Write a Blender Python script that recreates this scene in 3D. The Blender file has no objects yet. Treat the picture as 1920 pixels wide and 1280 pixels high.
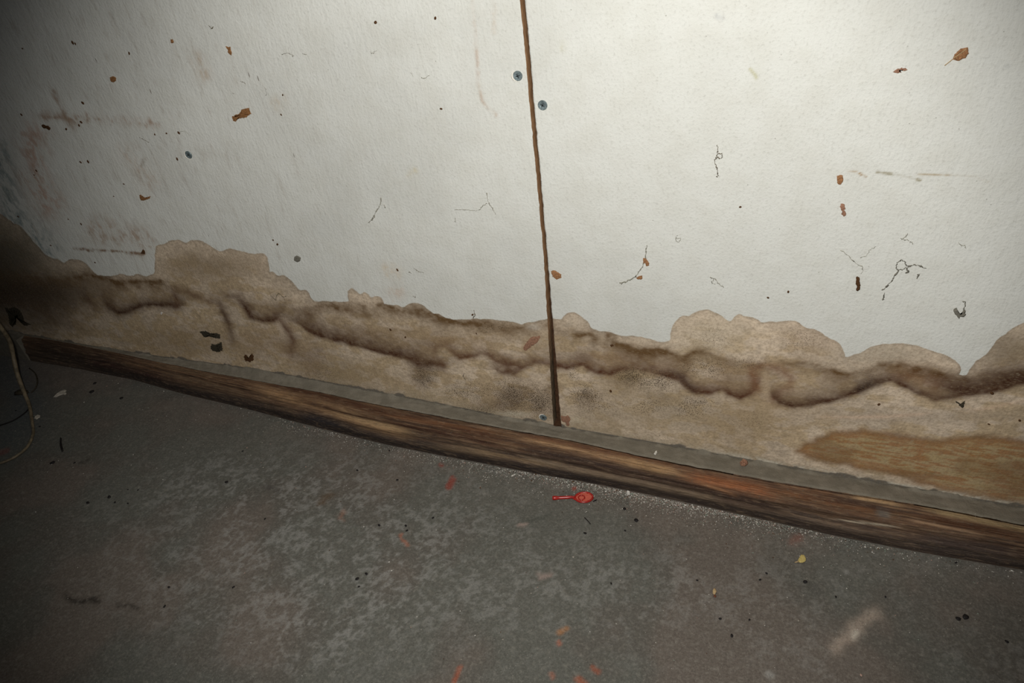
import bpy, math, random
import numpy as np
from mathutils import Matrix, Vector

random.seed(7)
rng = np.random.default_rng(11)
scene = bpy.context.scene
COL = scene.collection

# ------------------------------------------------------------------ camera
F = 1280.0                      # focal length in pixels of a 1920 px wide frame (24 mm)
H = 0.040                       # height of the timber / mortar ledge
VL = np.array([-3690.0, -490.0, F])          # towards the left along the wall
VD = np.array([214.4, 1729.0, F])            # straight down
AX = -VL / np.linalg.norm(VL)
AZ = VD - AX * (VD @ AX)
AZ = -AZ / np.linalg.norm(AZ)
AY = np.cross(AZ, AX)
M = np.array([AX, AY, AZ])                   # image space (right, down, forward) -> world
CAM = np.array([0.1942, -0.5391, 0.5872])

def ray(u, v):
    return M @ np.array([u - 960.0, v - 640.0, F])
def on_wall(u, v, off=0.0):
    r = ray(u, v); t = (-off - CAM[1]) / r[1]
    return CAM + r * t
def on_level(u, v, z=0.0):
    r = ray(u, v); t = (z - CAM[2]) / r[2]
    return CAM + r * t
def project(P):
    q = (P - CAM) @ M
    return q[:, 0] / q[:, 2] * F + 960.0, q[:, 1] / q[:, 2] * F + 640.0

cam_data = bpy.data.cameras.new('camera')
cam_data.sensor_width = 36.0
cam_data.lens = 36.0 * F / 1920.0
cam_data.clip_start = 0.01
cam = bpy.data.objects.new('camera', cam_data)
COL.objects.link(cam)
right, up, back = M @ np.array([1.0, 0, 0]), M @ np.array([0, -1.0, 0]), M @ np.array([0, 0, -1.0])
cam.matrix_world = Matrix([[right[i], up[i], back[i], CAM[i]] for i in range(3)] + [[0, 0, 0, 1]])
scene.camera = cam

# ------------------------------------------------------------------ light
world = bpy.data.worlds.new('world'); scene.world = world
world.use_nodes = True
bg = world.node_tree.nodes['Background']
bg.inputs[0].default_value = (0.80, 0.86, 1.0, 1)
bg.inputs[1].default_value = 0.03

fl = bpy.data.lights.new('camera_flash', 'SPOT')
fl.energy = 15.0
fl.color = (1.0, 0.995, 0.985)
fl.shadow_soft_size = 0.012
fl.spot_size = math.radians(94)
fl.spot_blend = 0.6
flo = bpy.data.objects.new('camera_flash', fl)
COL.objects.link(flo)
fpos = CAM + up * 0.05 + right * -0.05
aim = CAM + right * -0.05 + up * 0.05 + M @ np.array([120.0, 60.0, F])
flo.location = fpos
flo.rotation_euler = Vector(aim - fpos).to_track_quat('-Z', 'Y').to_euler()

vs = scene.view_settings
vs.view_transform = 'Standard'; vs.look = 'None'; vs.gamma = 1.0
vs.use_curve_mapping = False; vs.exposure = 0.0

# ------------------------------------------------------------------ helpers
def lin(c):
    c = np.asarray(c, float) / 255.0
    return np.where(c <= 0.04045, c / 12.92, ((c + 0.055) / 1.055) ** 2.4)

def tag(o, label=None, cat=None, group=None, kind=None):
    if label: o['label'] = label
    if cat: o['category'] = cat
    if group: o['group'] = group
    if kind: o['kind'] = kind
    return o

def empty(name, loc=(0, 0, 0)):
    o = bpy.data.objects.new(name, None); COL.objects.link(o)
    o.location = loc; o.empty_display_size = 0.02
    return o

def mesh_obj(name, V, Fc, mat=None, parent=None, smooth=False):
    me = bpy.data.meshes.new(name)
    me.from_pydata([tuple(map(float, v)) for v in V], [], [tuple(f) for f in Fc])
    if mat: me.materials.append(mat)
    if smooth:
        me.polygons.foreach_set('use_smooth', [True] * len(me.polygons))
    me.update()
    o = bpy.data.objects.new(name, me); COL.objects.link(o)
    if parent is not None:
        o.parent = parent
        o.location = -Vector(parent.location)
    return o

def centre_origin(o):
    """move the object's origin to the middle of its mesh"""
    me = o.data
    n = len(me.vertices); a = np.empty(n * 3); me.vertices.foreach_get('co', a)
    a = a.reshape(-1, 3); c = (a.min(0) + a.max(0)) / 2
    me.vertices.foreach_set('co', (a - c).ravel()); me.update()
    o.location = Vector(c) + o.location
    return o

# value noise --------------------------------------------------------------
class Noise:
    def __init__(s, seed):
        s.t = np.random.default_rng(seed).random((256, 256))
    def __call__(s, x, y):
        xi = np.floor(x).astype(int); yi = np.floor(y).astype(int)
        fx = x - xi; fy = y - yi
        fx = fx * fx * (3 - 2 * fx); fy = fy * fy * (3 - 2 * fy)
        a = s.t[xi % 256, yi % 256]; b = s.t[(xi + 1) % 256, yi % 256]
        c = s.t[xi % 256, (yi + 1) % 256]; d = s.t[(xi + 1) % 256, (yi + 1) % 256]
        return (a * (1 - fx) + b * fx) * (1 - fy) + (c * (1 - fx) + d * fx) * fy
def fbm(x, y, seed=1, octaves=5, gain=0.55):
    v = 0.0; a = 1.0; tot = 0.0
    for k in range(octaves):
        v = v + a * Noise(seed * 31 + k)(x * 2 ** k + 17.3 * k, y * 2 ** k + 5.1 * k)
        tot += a; a *= gain
    return v / tot
def sstep(a, b, x):
    t = np.clip((x - a) / (b - a), 0, 1)
    return t * t * (3 - 2 * t)

def poly_dist(u, v, pts, vals=None, closed=False):
    """distance to a polyline, signed side (+ = below/right of travel), interpolated value"""
    pts = np.asarray(pts, float)
    best = np.full(u.shape, 1e9); side = np.zeros(u.shape); val = np.zeros(u.shape)
    n = len(pts) if closed else len(pts) - 1
    for i in range(n):
        a = pts[i]; b = pts[(i + 1) % len(pts)]
        d = b - a; L = d @ d + 1e-9
        t = np.clip(((u - a[0]) * d[0] + (v - a[1]) * d[1]) / L, 0, 1)
        px = u - a[0] - t * d[0]; py = v - a[1] - t * d[1]
        dist = np.hypot(px, py)
        m = dist < best
        best = np.where(m, dist, best)
        side = np.where(m, d[0] * py - d[1] * px, side)
        if vals is not None:
            val = np.where(m, vals[i] * (1 - t) + vals[(i + 1) % len(pts)] * t, val)
    return best, np.sign(side), val

def inside(u, v, pts):
    pts = np.asarray(pts, float); r = np.zeros(u.shape, bool)
    n = len(pts)
    for i in range(n):
        x1, y1 = pts[i]; x2, y2 = pts[(i + 1) % n]
        if y1 == y2: continue
        c = ((y1 > v) != (y2 > v)) & (u < (x2 - x1) * (v - y1) / (y2 - y1) + x1)
        r ^= c
    return r

def local(u, v, pts, pad):
    """index of the vertices whose image position is near the polyline"""
    p = np.asarray(pts, float)
    return np.where((u > p[:, 0].min() - pad) & (u < p[:, 0].max() + pad) &
                    (v > p[:, 1].min() - pad) & (v < p[:, 1].max() + pad))[0]

def grid_mesh(name, V, nu, nv, extraV=None, extraF=None, flip=False):
    """V: (nu*nv,3), index = i*nv + j"""
    i, j = np.meshgrid(np.arange(nu - 1), np.arange(nv - 1), indexing='ij')
    a = (i * nv + j).ravel()
    Q = np.stack([a, a + nv, a + nv + 1, a + 1], 1)
    if flip: Q = Q[:, ::-1]
    if extraF is not None and len(extraF):
        Q = np.concatenate([Q, np.asarray(extraF)])
    if extraV is not None and len(extraV):
        V = np.concatenate([V, extraV])
    me = bpy.data.meshes.new(name)
    me.vertices.add(len(V)); me.vertices.foreach_set('co', V.astype(np.float32).ravel())
    me.loops.add(len(Q) * 4); me.loops.foreach_set('vertex_index', Q.astype(np.int32).ravel())
    me.polygons.add(len(Q))
    me.polygons.foreach_set('loop_start', np.arange(0, len(Q) * 4, 4, dtype=np.int32))
    me.polygons.foreach_set('loop_total', np.full(len(Q), 4, dtype=np.int32))
    me.update(calc_edges=True); me.validate()
    return me

def put_attr(me, name, arr):
    n = len(me.vertices)
    if arr.ndim == 1:
        a = me.attributes.new(name, 'FLOAT', 'POINT')
        full = np.zeros(n, np.float32); full[:len(arr)] = arr
        a.data.foreach_set('value', full)
    else:
        a = me.attributes.new(name, 'FLOAT_COLOR', 'POINT')
        full = np.ones((n, 4), np.float32); full[:, :3] = 0.05
        full[:len(arr), :3] = arr
        a.data.foreach_set('color', full.ravel())

# node helper --------------------------------------------------------------
class NT:
    def __init__(s, name, rough=0.9, spec=0.2):
        s.m = bpy.data.materials.new(name); s.m.use_nodes = True
        s.t = s.m.node_tree; s.b = s.t.nodes['Principled BSDF']
        s.b.inputs['Roughness'].default_value = rough
        s.b.inputs['Specular IOR Level'].default_value = spec
    def n(s, typ, **kw):
        x = s.t.nodes.new(typ)
        for k, v in kw.items(): setattr(x, k, v)
        return x
    def l(s, a, b): s.t.links.new(a, b)
    def setin(s, sock, v):
        if hasattr(v, 'links') or isinstance(v, bpy.types.NodeSocket): s.l(v, sock)
        else: sock.default_value = v
    def coord(s, scale=(1, 1, 1), rot=(0, 0, 0)):
        tc = s.n('ShaderNodeTexCoord'); mp = s.n('ShaderNodeMapping')
        mp.inputs['Scale'].default_value = scale
        mp.inputs['Rotation'].default_value = rot
        s.l(tc.outputs['Object'], mp.inputs['Vector']); return mp.outputs[0]
    def noise(s, vec, scale, detail=4, rough=0.6, dist=0.0):
        x = s.n('ShaderNodeTexNoise')
        s.l(vec, x.inputs['Vector']); x.inputs['Scale'].default_value = scale
        x.inputs['Detail'].default_value = detail; x.inputs['Roughness'].default_value = rough
        x.inputs['Distortion'].default_value = dist
        return x.outputs[0]
    def voro(s, vec, scale, rand=1.0):
        x = s.n('ShaderNodeTexVoronoi'); s.l(vec, x.inputs['Vector'])
        x.inputs['Scale'].default_value = scale; x.inputs['Randomness'].default_value = rand
        return x.outputs['Distance']
    def rng(s, x, a, b, c=0.0, d=1.0, smooth=True):
        r = s.n('ShaderNodeMapRange'); r.interpolation_type = 'SMOOTHSTEP' if smooth else 'LINEAR'
        s.setin(r.inputs[0], x)
        for k, v in zip((1, 2, 3, 4), (a, b, c, d)): r.inputs[k].default_value = v
        return r.outputs[0]
    def math(s, op, a, b=0.0):
        m = s.n('ShaderNodeMath', operation=op); s.setin(m.inputs[0], a); s.setin(m.inputs[1], b)
        return m.outputs[0]
    def mix(s, f, a, b, mode='MIX'):
        m = s.n('ShaderNodeMix', data_type='RGBA', blend_type=mode)
        s.setin(m.inputs[0], f)
        for sock, v in ((m.inputs[6], a), (m.inputs[7], b)):
            if isinstance(v, bpy.types.NodeSocket): s.l(v, sock)
            else: sock.default_value = (*v, 1)
        return m.outputs[2]
    def attr(s, name, fac=True):
        a = s.n('ShaderNodeAttribute'); a.attribute_name = name
        return a.outputs['Fac'] if fac else a.outputs['Color']
    def bump(s, h, strength=0.3, dist=0.001):
        b = s.n('ShaderNodeBump'); b.inputs['Strength'].default_value = strength
        b.inputs['Distance'].default_value = dist
        s.l(h, b.inputs['Height']); s.l(b.outputs[0], s.b.inputs['Normal'])
    def color(s, c): s.setin(s.b.inputs['Base Color'], c if isinstance(c, bpy.types.NodeSocket) else (*c, 1))

def simple_mat(name, c, rough=0.85, spec=0.2, var=0.35, scale=900, bump=0.3):
    t = NT(name, rough, spec); v = t.coord()
    n = t.noise(v, scale, 3)
    c = lin(c)
    t.color(t.mix(t.rng(n, 0.3, 0.7), tuple(c * (1 - var)), tuple(np.minimum(c * (1 + var), 1))))
    t.bump(n, bump, 0.0006)
    return t.m

# ------------------------------------------------------------------ stain outlines
TIDE = [(-700,250),(-300,330),(-60,372),(0,398),(25,419),(37,421),(50,437),(67,457),(87,480),(110,487),(120,494),(128,486),(150,485),(162,494),
(175,510),(185,516),(215,517),(228,512),(240,517),(260,514),(270,517),(288,515),(290,500),(290,480),(292,460),(310,457),(320,450),
(335,449),(350,455),(357,450),(375,450),(392,460),(410,472),(430,465),(450,471),(480,475),(497,476),(502,483),(505,495),(505,510),
(512,509),(522,517),(530,514),(540,520),(555,535),(562,545),(572,542),(582,550),(585,560),(592,566),(605,565),(620,564),
(640,565),(655,566),(652,555),(652,545),(660,540.5),(667,544),(674,552),(682,545),(690,551),(696,559),(705,554),(715,559),
(719,569),(730,572),(745,572),(755,577),(767,569),(777,567),(792,571),(802,580),(812,590),(822,587),(830,592),(850,599),
(880,599),(905,597),(930,600),(960,602),(975,609),(990,605),(1015,601),(1035,596),(1052,599),(1056,592),(1065,586),(1075,585),
(1087,591),(1100,600),(1105,607),(1107,615),(1120,620),(1140,621),(1155,626),(1167,631),(1190,629),(1210,632),(1232,639),
(1257,640),(1256,625),(1260,612),(1270,597),(1282,592),(1292,592),(1305,584),(1327,579),(1337,584),(1350,591),(1365,600),
(1370,601),(1377,592),(1387,587),(1397,592),(1412,594),(1422,600),(1427,605),(1440,604),(1465,601),(1485,599.5),(1500,604),
(1512,615),(1527,616),(1540,624),(1555,634),(1570,640),(1580,652),(1585,665),(1587,671),(1600,665),(1615,661),(1630,651),
(1647,645),(1670,643),(1700,645),(1725,649),(1745,657),(1767,664),(1785,672),(1800,685),(1802,695),(1797,702),(1810,704),
(1815,702),(1817,692),(1827,680),(1840,672),(1852,660),(1865,640),(1880,629),(1897,615),(1920,605),(1960,592),(2030,585),
(2090,620),(2100,670),(2180,660),(2300,690),(2500,800),(2500,1400),(-700,1400)]

# (points with strength, width above, width below, colour) – painted in order
OLIVE = [([(-100,500,.4),(60,520,.5),(120,525,.6),(160,517,.8),(185,522,1),(215,527,1),(260,528,1),(300,530,.9),(330,540,.5),(390,555,.3),(440,566,.3),(500,572,.4),(560,580,.4),(585,585,.8),
 (595,574,1),(620,570,1),(655,573,1),(690,580,.9),(715,575,1),(735,578,1),(755,584,1),(775,578,1),(795,584,1),(820,593,1),(850,603,1),(880,606,1),(930,608,.9),(960,613,.8),(1000,612,.8),(1035,604,.7),
 (1052,620,.7),(1080,628,.9),(1105,625,.9),(1122,637,.9),(1135,642,.7),(1140,630,.9),(1152,632,.9),(1160,645,.9),(1180,651,1),(1205,659,1),(1235,655,1),(1262,663,.9),(1280,671,.9),(1300,660,.8),(1320,656,.8),(1335,668,.6),
 (1380,680,.35),(1440,686,.5),(1475,682,.6),(1510,680,.6),(1540,690,.8),(1590,703,1),(1620,697,1),(1645,684,1),(1690,683,1),(1740,692,1),(1790,706,1),(1815,713,1),(1840,702,1),(1880,700,1),(1930,697,1),(2200,720,1)], 6, 15, (104,78,48), .95)]
DARK = [([(0,560,.25),(60,575,.4),(110,600,.4),(150,620,.3)], 20, 12, (66,44,30), .8),
 ([(150,545,.2),(165,560,.7),(180,580,.5)], 6, 5, (70,46,32), .9),
 ([(195,560,.5),(205,575,.9),(222,587,1),(245,582,1),(270,572,1),(300,571,1),(333,573,1)], 14, 6, (60,38,24), .95),
 ([(333,573,.8),(330,556,.7),(326,546,.5),(345,546,.5),(370,556,.8),(395,566,.6)], 7, 5, (80,54,36), .8),
 ([(405,560,.4),(412,572,.8),(422,592,1),(432,618,.8),(437,640,.5)], 7, 7, (64,42,26), .9),
 ([(425,555,.5),(445,558,.7),(458,575,1),(470,592,1),(490,600,1),(512,600,1),(522,592,.7)], 12, 5, (64,40,25), .95),
 ([(515,592,.6),(530,605,.9),(543,622,1),(550,640,.7),(545,660,.4)], 7, 5, (78,50,32), .85),
 ([(540,598,.5),(560,605,.8),(580,620,1),(605,632,1),(640,639,1),(680,651,1),(720,661,1),(760,671,1),(780,676,.9)], 24, 4, (66,42,26), .95),
 ([(768,674,.8),(785,682,1),(810,682,1),(832,684,.8)], 9, 9, (74,52,36), .9),
 ([(832,684,.5),(818,668,.5),(815,652,.6),(838,648,.6),(848,660,.9),(860,671,1),(880,669,1),(900,662,.8),(915,665,.9),(928,676,1),(945,680,1),(960,684,.9)], 12, 5, (84,58,38), .9),
 ([(935,695,.8),(950,697,1),(965,702,.9),(978,690,.9),(1000,679,.8),(1030,683,.8),(1046,687,1),(1062,690,1),(1080,686,1),(1095,682,1),(1105,692,1),(1122,698,1),(1145,700,1),(1165,693,.9),(1190,690,.8),(1220,696,.9),(1250,705,1),(1275,712,1),(1288,726,1),(1305,735,1),(1330,735,1),(1355,729,.8),(1368,738,1),(1388,745,1),(1408,738,1),(1417,727,.7)], 17, 5, (78,52,36), .92),
 ([(1255,695,.5),(1275,705,1),(1290,722,1),(1300,733,.8)], 9, 6, (66,52,44), .8),
 ([(1417,727,.6),(1415,708,.7),(1410,692,.6),(1435,684,.5),(1465,694,.7),(1482,708,.7),(1480,725,.5),(1462,735,.6),(1452,746,.8)], 9, 9, (112,78,52), .8),
 ([(1450,742,.8),(1462,755,1),(1490,761,1),(1520,757,1),(1560,750,1),(1600,738,1),(1630,724,1),(1662,713,.9),(1675,712,.9),(1690,722,1),(1720,737,1),(1755,748,1),(1785,744,1),(1815,738,1),(1850,735,1),(1880,730,1),(1905,720,1),(1950,708,1),(2200,700,1)], 15, 5, (66,44,30), .95),
 ([(1600,735,.3),(1612,730,1),(1630,722,1),(1645,718,.4)], 10, 5, (46,38,34), .8),
 ([(1745,715,.5),(1780,728,1),(1815,730,1),(1850,722,1),(1900,712,1),(1960,700,1),(2200,690,1)], 26, 10, (62,42,28), .9),
 ([(1690,700,.4),(1720,712,.6),(1750,722,.7)], 18, 12, (110,78,50), .6)]
BLOT = [  # cx, cy, rx, ry, colour, strength
 (790,705,22,26,(96,74,60),.45),(585,675,26,34,(112,86,70),.45),(545,655,20,25,(100,68,44),.45),(820,640,80,24,(140,112,80),.3),
 (940,620,60,18,(136,110,74),.4),(960,735,60,35,(134,110,84),.35),(1035,735,14,40,(110,86,64),.5),(1165,720,50,28,(146,122,84),.5),(1010,645,30,18,(172,150,122),.4),(1150,668,60,13,(138,108,76),.55),(1250,683,50,13,(138,110,78),.5),(1370,700,38,26,(150,124,94),.55),(700,625,90,14,(140,114,84),.4),(1560,715,40,14,(166,142,114),.4),(1700,703,40,12,(140,104,74),.6),
 (1520,640,60,35,(184,162,138),.5),(1330,625,80,40,(202,186,160),.6),(1480,740,60,20,(158,132,100),.4),(1420,720,14,28,(120,78,52),.35),
 (1700,780,220,14,(176,160,140),.6),(1440,760,120,50,(164,140,108),.35),(1240,780,90,40,(170,152,126),.5),(1120,780,60,30,(172,154,128),.5),
 (1655,662,85,16,(184,170,148),.7),(1880,650,60,40,(150,134,112),.8),(180,560,60,35,(110,84,58),.4),(100,560,60,50,(80,66,52),.6),(10,480,90,60,(96,92,80),.85),(60,545,110,34,(66,54,42),.85),(-20,560,80,80,(60,50,40),.8),(70,600,60,40,(84,74,66),.5),
 (400,500,100,30,(150,130,104),.7),(350,640,120,30,(140,116,82),.5),(650,700,100,30,(156,134,100),.5),(500,640,60,30,(150,124,96),.4),(1390,800,60,40,(160,138,106),.5)]
AFTER = [(1436,722,9,26,(188,164,134),.75),(1100,636,8,6,(196,176,150),.6),(1078,602,16,12,(200,184,162),.5),(1128,637,8,8,(186,166,140),.7),
 (955,757,34,20,(98,76,54),.45),(1012,765,20,22,(104,82,60),.4),(905,762,30,12,(112,90,66),.4),(985,735,40,14,(112,88,64),.35),(1100,748,26,18,(122,98,72),.4),
 (1180,712,30,12,(112,92,64),.45),(1240,745,40,14,(132,110,78),.35),(870,640,60,8,(142,112,76),.3),(1040,775,10,14,(96,76,58),.4),
 (1000,612,14,6,(214,204,188),.5),(1006,640,10,8,(196,178,154),.5),(640,775,50,8,(200,180,148),.5),(820,735,60,8,(190,170,138),.4),(960,776,34,5,(206,196,172),.7),(1075,786,20,6,(206,192,166),.6)]
RUST = [(1488,848),(1505,833),(1530,820),(1560,808),(1620,803),(1680,810),(1730,820),(1780,822),(1830,815),(1880,818),(1930,828),(2100,860),(2300,900),(2300,1150),(1930,955),(1850,940),(1770,922),(1700,900),(1640,885),(1590,875),(1540,868),(1510,858)]
MOULD = [(800,705,30,30,.8),(880,735,60,25,.7),(960,745,45,38,1.0),(1010,750,35,35,1.0),(1100,745,35,32,1.0),(1075,700,20,20,.5),(1140,760,50,20,.6),(1185,705,35,18,1.0),(1230,715,45,22,.9),(1300,760,55,25,.6),
 (1220,760,60,25,.5),(700,700,80,25,.3),(1330,640,60,45,.35),(1500,640,70,40,.35),(1320,690,60,25,.6),(1400,790,60,30,.4),(1700,740,200,60,.18),(1400,680,60,20,.5),(930,615,60,15,.5),(610,700,50,25,.5),(900,770,50,15,.7),(1240,830,90,30,.3),(1630,700,60,40,.25)]

PAPER = lin((222,221,211))

def chaikin(p, k=2):
    p = np.asarray(p, float)
    for _ in range(k):
        a, b = p[:-1], p[1:]
        q = np.empty((2 * len(a), 2)); q[0::2] = a * .8 + b * .2; q[1::2] = a * .2 + b * .8
        p = np.concatenate([p[:1], q, p[-1:]])
    return p
TIDE = np.concatenate([chaikin(TIDE[:-2]), np.array(TIDE[-2:], float)])

def ledge_z(x):
    return H + np.interp(x, [-.9,-.7,-.6,-.42,-.29,-.17,-.05,.1,.23,.5], [-.001,-.001,.001,.008,.0055,.003,-.002,-.001,-.003,-.003])

def paint_wall(P):
    """returns signed tide distance, stain colour, mould density for world points on the wall"""
    u, v = project(P)
    X, Z = P[:, 0], P[:, 2]
    wu = (fbm(X * 90, Z * 90, 3) - .5) * 14; wv = (fbm(X * 90, Z * 90, 4) - .5) * 14
    eu = (fbm(X * 120, Z * 120, 5) - .5) * 5; ev = (fbm(X * 120, Z * 120, 6) - .5) * 5
    N = len(u)
    # tide field, only near the band
    sd = np.full(N, -60.0)
    idx = np.where(v > 300)[0]
    uu, vv = u[idx] + eu[idx], v[idx] + ev[idx]
    for lo in range(0, len(idx), 120000):
        s = slice(lo, lo + 120000)
        d, _, _ = poly_dist(uu[s], vv[s], TIDE[:-2])
        ins = inside(uu[s], vv[s], TIDE)
        sd[idx[s]] = np.where(ins, d, -d)
    sd = np.clip(sd, -60, 60)
    # stain colour
    C = np.empty((N, 3)); C[:] = lin((214,194,168))
    big = fbm(X * 14, Z * 20, 8)[:, None]; med = fbm(X * 60, Z * 110, 9)[:, None]; fine = fbm(X * 260, Z * 420, 12, 3)[:, None]
    C = C * (1 - .20 * sstep(.40, .70, big))
    yel = lin((188,164,128))
    C = C + (yel - C) * (.75 * sstep(.42, .6, med)) * sstep(12, 40, sd)[:, None]
    C = C * (1 + .34 * (fine - .5) * 2)
    C = C * (1 - .22 * (1 - sstep(1, 5, sd)))[:, None]         # crisp darker rim of the tide mark
    # below the upper fuzzy line everything is a little browner
    def stroke(pts, wa, wb, col, stren, warp=1.0, patchy=False):
        nonlocal C
        if not patchy: col = (min(col[0] * 1.10, 255), col[1] * .98, col[2] * .90)
        xy = [(p[0], p[1]) for p in pts]; st = [p[2] for p in pts]
        ix = local(u, v, xy, max(wa, wb) * 3 + 12)
        if not len(ix): return
        d, sg, val = poly_dist(u[ix] + wu[ix] * warp * .5, v[ix] + wv[ix] * warp * .5, xy, st)
        w = np.where(sg < 0, wa, wb) * 1.15
        t = np.exp(-(d / w) ** 1.5)
        mod = .75 + .5 * fbm(X[ix] * 150, Z[ix] * 150, 21, 3)
        if patchy: mod = mod * (.60 + .65 * sstep(.30, .70, fbm(X[ix] * 55, Z[ix] * 80, 23, 4, .65)))
        a = np.clip(t * val * stren * mod, 0, 1)[:, None]
        C[ix] += (lin(col) - C[ix]) * a
    for cx, cy, rx, ry, col, st in BLOT:
        ix = np.where((abs(u - cx) < rx * 2.2) & (abs(v - cy) < ry * 2.2))[0]
        if not len(ix): continue
        d = np.hypot((u[ix] + 1.5 * wu[ix] - cx) / rx, (v[ix] + 1.5 * wv[ix] - cy) / ry)
        a = (np.exp(-d ** 2.5) * st)[:, None]
        C[ix] += (lin(col) - C[ix]) * a
    for pts, wa, wb, col, st in OLIVE: stroke(pts, wa, wb, col, st, 1.6, True)
    for pts, wa, wb, col, st in DARK: stroke(pts, wa, wb, col, st, .8)
    for cx, cy, rx, ry, col, st in AFTER:
        ix = np.where((abs(u - cx) < rx * 2.2) & (abs(v - cy) < ry * 2.2))[0]
        if len(ix):
            d = np.hypot((u[ix] + wu[ix] * .6 - cx) / rx, (v[ix] + wv[ix] * .6 - cy) / ry)
            C[ix] += (lin(col) - C[ix]) * (np.exp(-d ** 3) * st)[:, None]
    stroke([(1530,781,.3),(1600,782,1),(1660,781,1),(1720,776,.8),(1745,774,.3)], 3, 3, (214,206,190), .5, .3)
    stroke([(1810,772,.3),(1850,765,1),(1900,755,.8),(1925,750,.5)], 3, 3, (214,206,190), .5, .3)
    # rust
    ix = local(u, v, RUST, 20)
    if len(ix):
        ru, rv = u[ix] + wu[ix] * .8, v[ix] + wv[ix] * .8
        d, _, _ = poly_dist(ru, rv, RUST, closed=True)
        s = np.where(inside(ru, rv, RUST), d, -d)
        n1 = fbm(X[ix] * 90 + Z[ix] * 20, Z[ix] * 420, 31, 4); n2 = fbm(X[ix] * 25, Z[ix] * 40, 32, 3)
        a = sstep(-6, 8, s) * .85
        col = lin((158,110,62)) + (lin((176,152,108)) - lin((158,110,62))) * sstep(.40, .58, n1)[:, None] * sstep(4, 22, s)[:, None]
        col = col + (lin((126,90,50)) - col) * (sstep(.5, .7, n2) * .6)[:, None]
        col = col * (1 - .3 * np.exp(-((s - 2) / 6) ** 2))[:, None]
        C[ix] += (col - C[ix]) * a[:, None]
    # bare, pale and whitish bottom edge of the boards
    zb = Z - ledge_z(X)
    w = (1 - sstep(.002, .016 + .02 * (med[:, 0] - .5) * 2, zb)) * .55 * sstep(-.45, -.2, X)
    C += (lin((170,156,134)) - C) * w[:, None]
    w = (1 - sstep(.003, .008 + .012 * (med[:, 0] - .45), zb)) * sstep(.10, .25, X) * sstep(.38, .55, fbm(X * 80, Z * 120, 43, 4, .7)) * .9
    C += (lin((205,198,180)) - C) * w[:, None]
    # mortar creeping up the bottom edge
    edge = (.0022 + .004 * sstep(.5, .8, fbm(X * 60, X * 0, 41, 4)))
    w = (1 - sstep(.8, 1.1, zb / edge))
    C += (lin((112,106,96)) - C) * w[:, None]
    m = np.zeros(N)
    for cx, cy, rx, ry, st in MOULD:
        ix = np.where((abs(u - cx) < rx * 2.2) & (abs(v - cy) < ry * 2.2))[0]
        if len(ix):
            d = np.hypot((u[ix] + wu[ix] - cx) / rx, (v[ix] + wv[ix] - cy) / ry)
            m[ix] = np.maximum(m[ix], np.exp(-d ** 2) * st)
    m *= .6 + .8 * fbm(X * 60, Z * 60, 51, 3)
    # marks on the clean paper (scratches, drips, brownish rubs)
    W = np.ones((N, 3)); W[:] = PAPER
    W *= 1 - .07 * sstep(.45, .75, fbm(X * 9, Z * 9, 61, 4))[:, None]
    pk = lin((204,186,170)) - PAPER
    def rub(pts, w, col, st, jag=1.0):
        ix = local(u, v, pts, w * 3 + 10)
        if not len(ix): return
        d, _, _ = poly_dist(u[ix] + wu[ix] * .5 * jag, v[ix] + wv[ix] * .5 * jag, pts)
        a = np.exp(-(d / w) ** 2) * st * (.35 + 1.6 * sstep(.4, .7, fbm(X[ix] * 160, Z[ix] * 90, 71, 4, .7)))
        W[ix] += (lin(col) - W[ix]) * np.clip(a, 0, 1)[:, None]
    rub([(885,0),(890,60),(897,120),(896,160),(904,190),(930,215)], 3.5, (196,178,160), .45)
    rub([(925,0),(925,60)], 5, (204,190,172), .3)
    rub([(1590,320),(1605,322),(1624,332)], 1.8, (168,134,88), .9, .2)
    rub([(1645,323),(1680,327),(1725,338)], 2.2, (160,152,128), .8, .2)
    rub([(1720,327),(1800,328),(1830,331),(1855,342)], 1.8, (176,158,126), .5, .2)
    rub([(80,215),(140,222),(200,222),(240,228),(292,232)], 8, (168,142,120), .45, 3)
    rub([(100,170),(120,210),(140,245)], 6, (158,132,108), .4, 2)
    rub([(140,466),(200,470),(270,475)], 2.5, (138,112,90), .8)
    rub([(180,430),(220,440),(268,450)], 22, (176,152,130), .45, 3)
    rub([(60,260),(60,330),(90,380)], 30, (196,168,150), .5, 2)
    rub([(0,290),(20,400),(90,470)], 26, (150,160,156), .5, 2)
    rub([(370,110),(385,140)], 12, (190,172,150), .4)
    rub([(268,300),(268,308)], 4, (120,100,72), .8)
    rub([(515,200),(525,190)], 12, (196,180,156), .35)
    rub([(235,290),(280,340)], 20, (190,170,150), .3)
    rub([(1347,30),(1352,32)], 5, (184,184,180), .7)
    rub([(1405,130),(1418,145)], 3, (196,192,160), .5)
    rub([(1886,124),(1890,126)], 3.5, (170,172,168), .7)
    rub([(1055,80),(1057,92)], 5, (200,196,172), .5)
    rub([(770,325),(776,322)], 6, (210,196,160), .6)
    rub([(725,505),(740,515)], 12, (216,200,176), .5)
    rub([(738,550),(742,548)], 14, (214,192,172), .5)
    return sd, C, m, W

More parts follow.
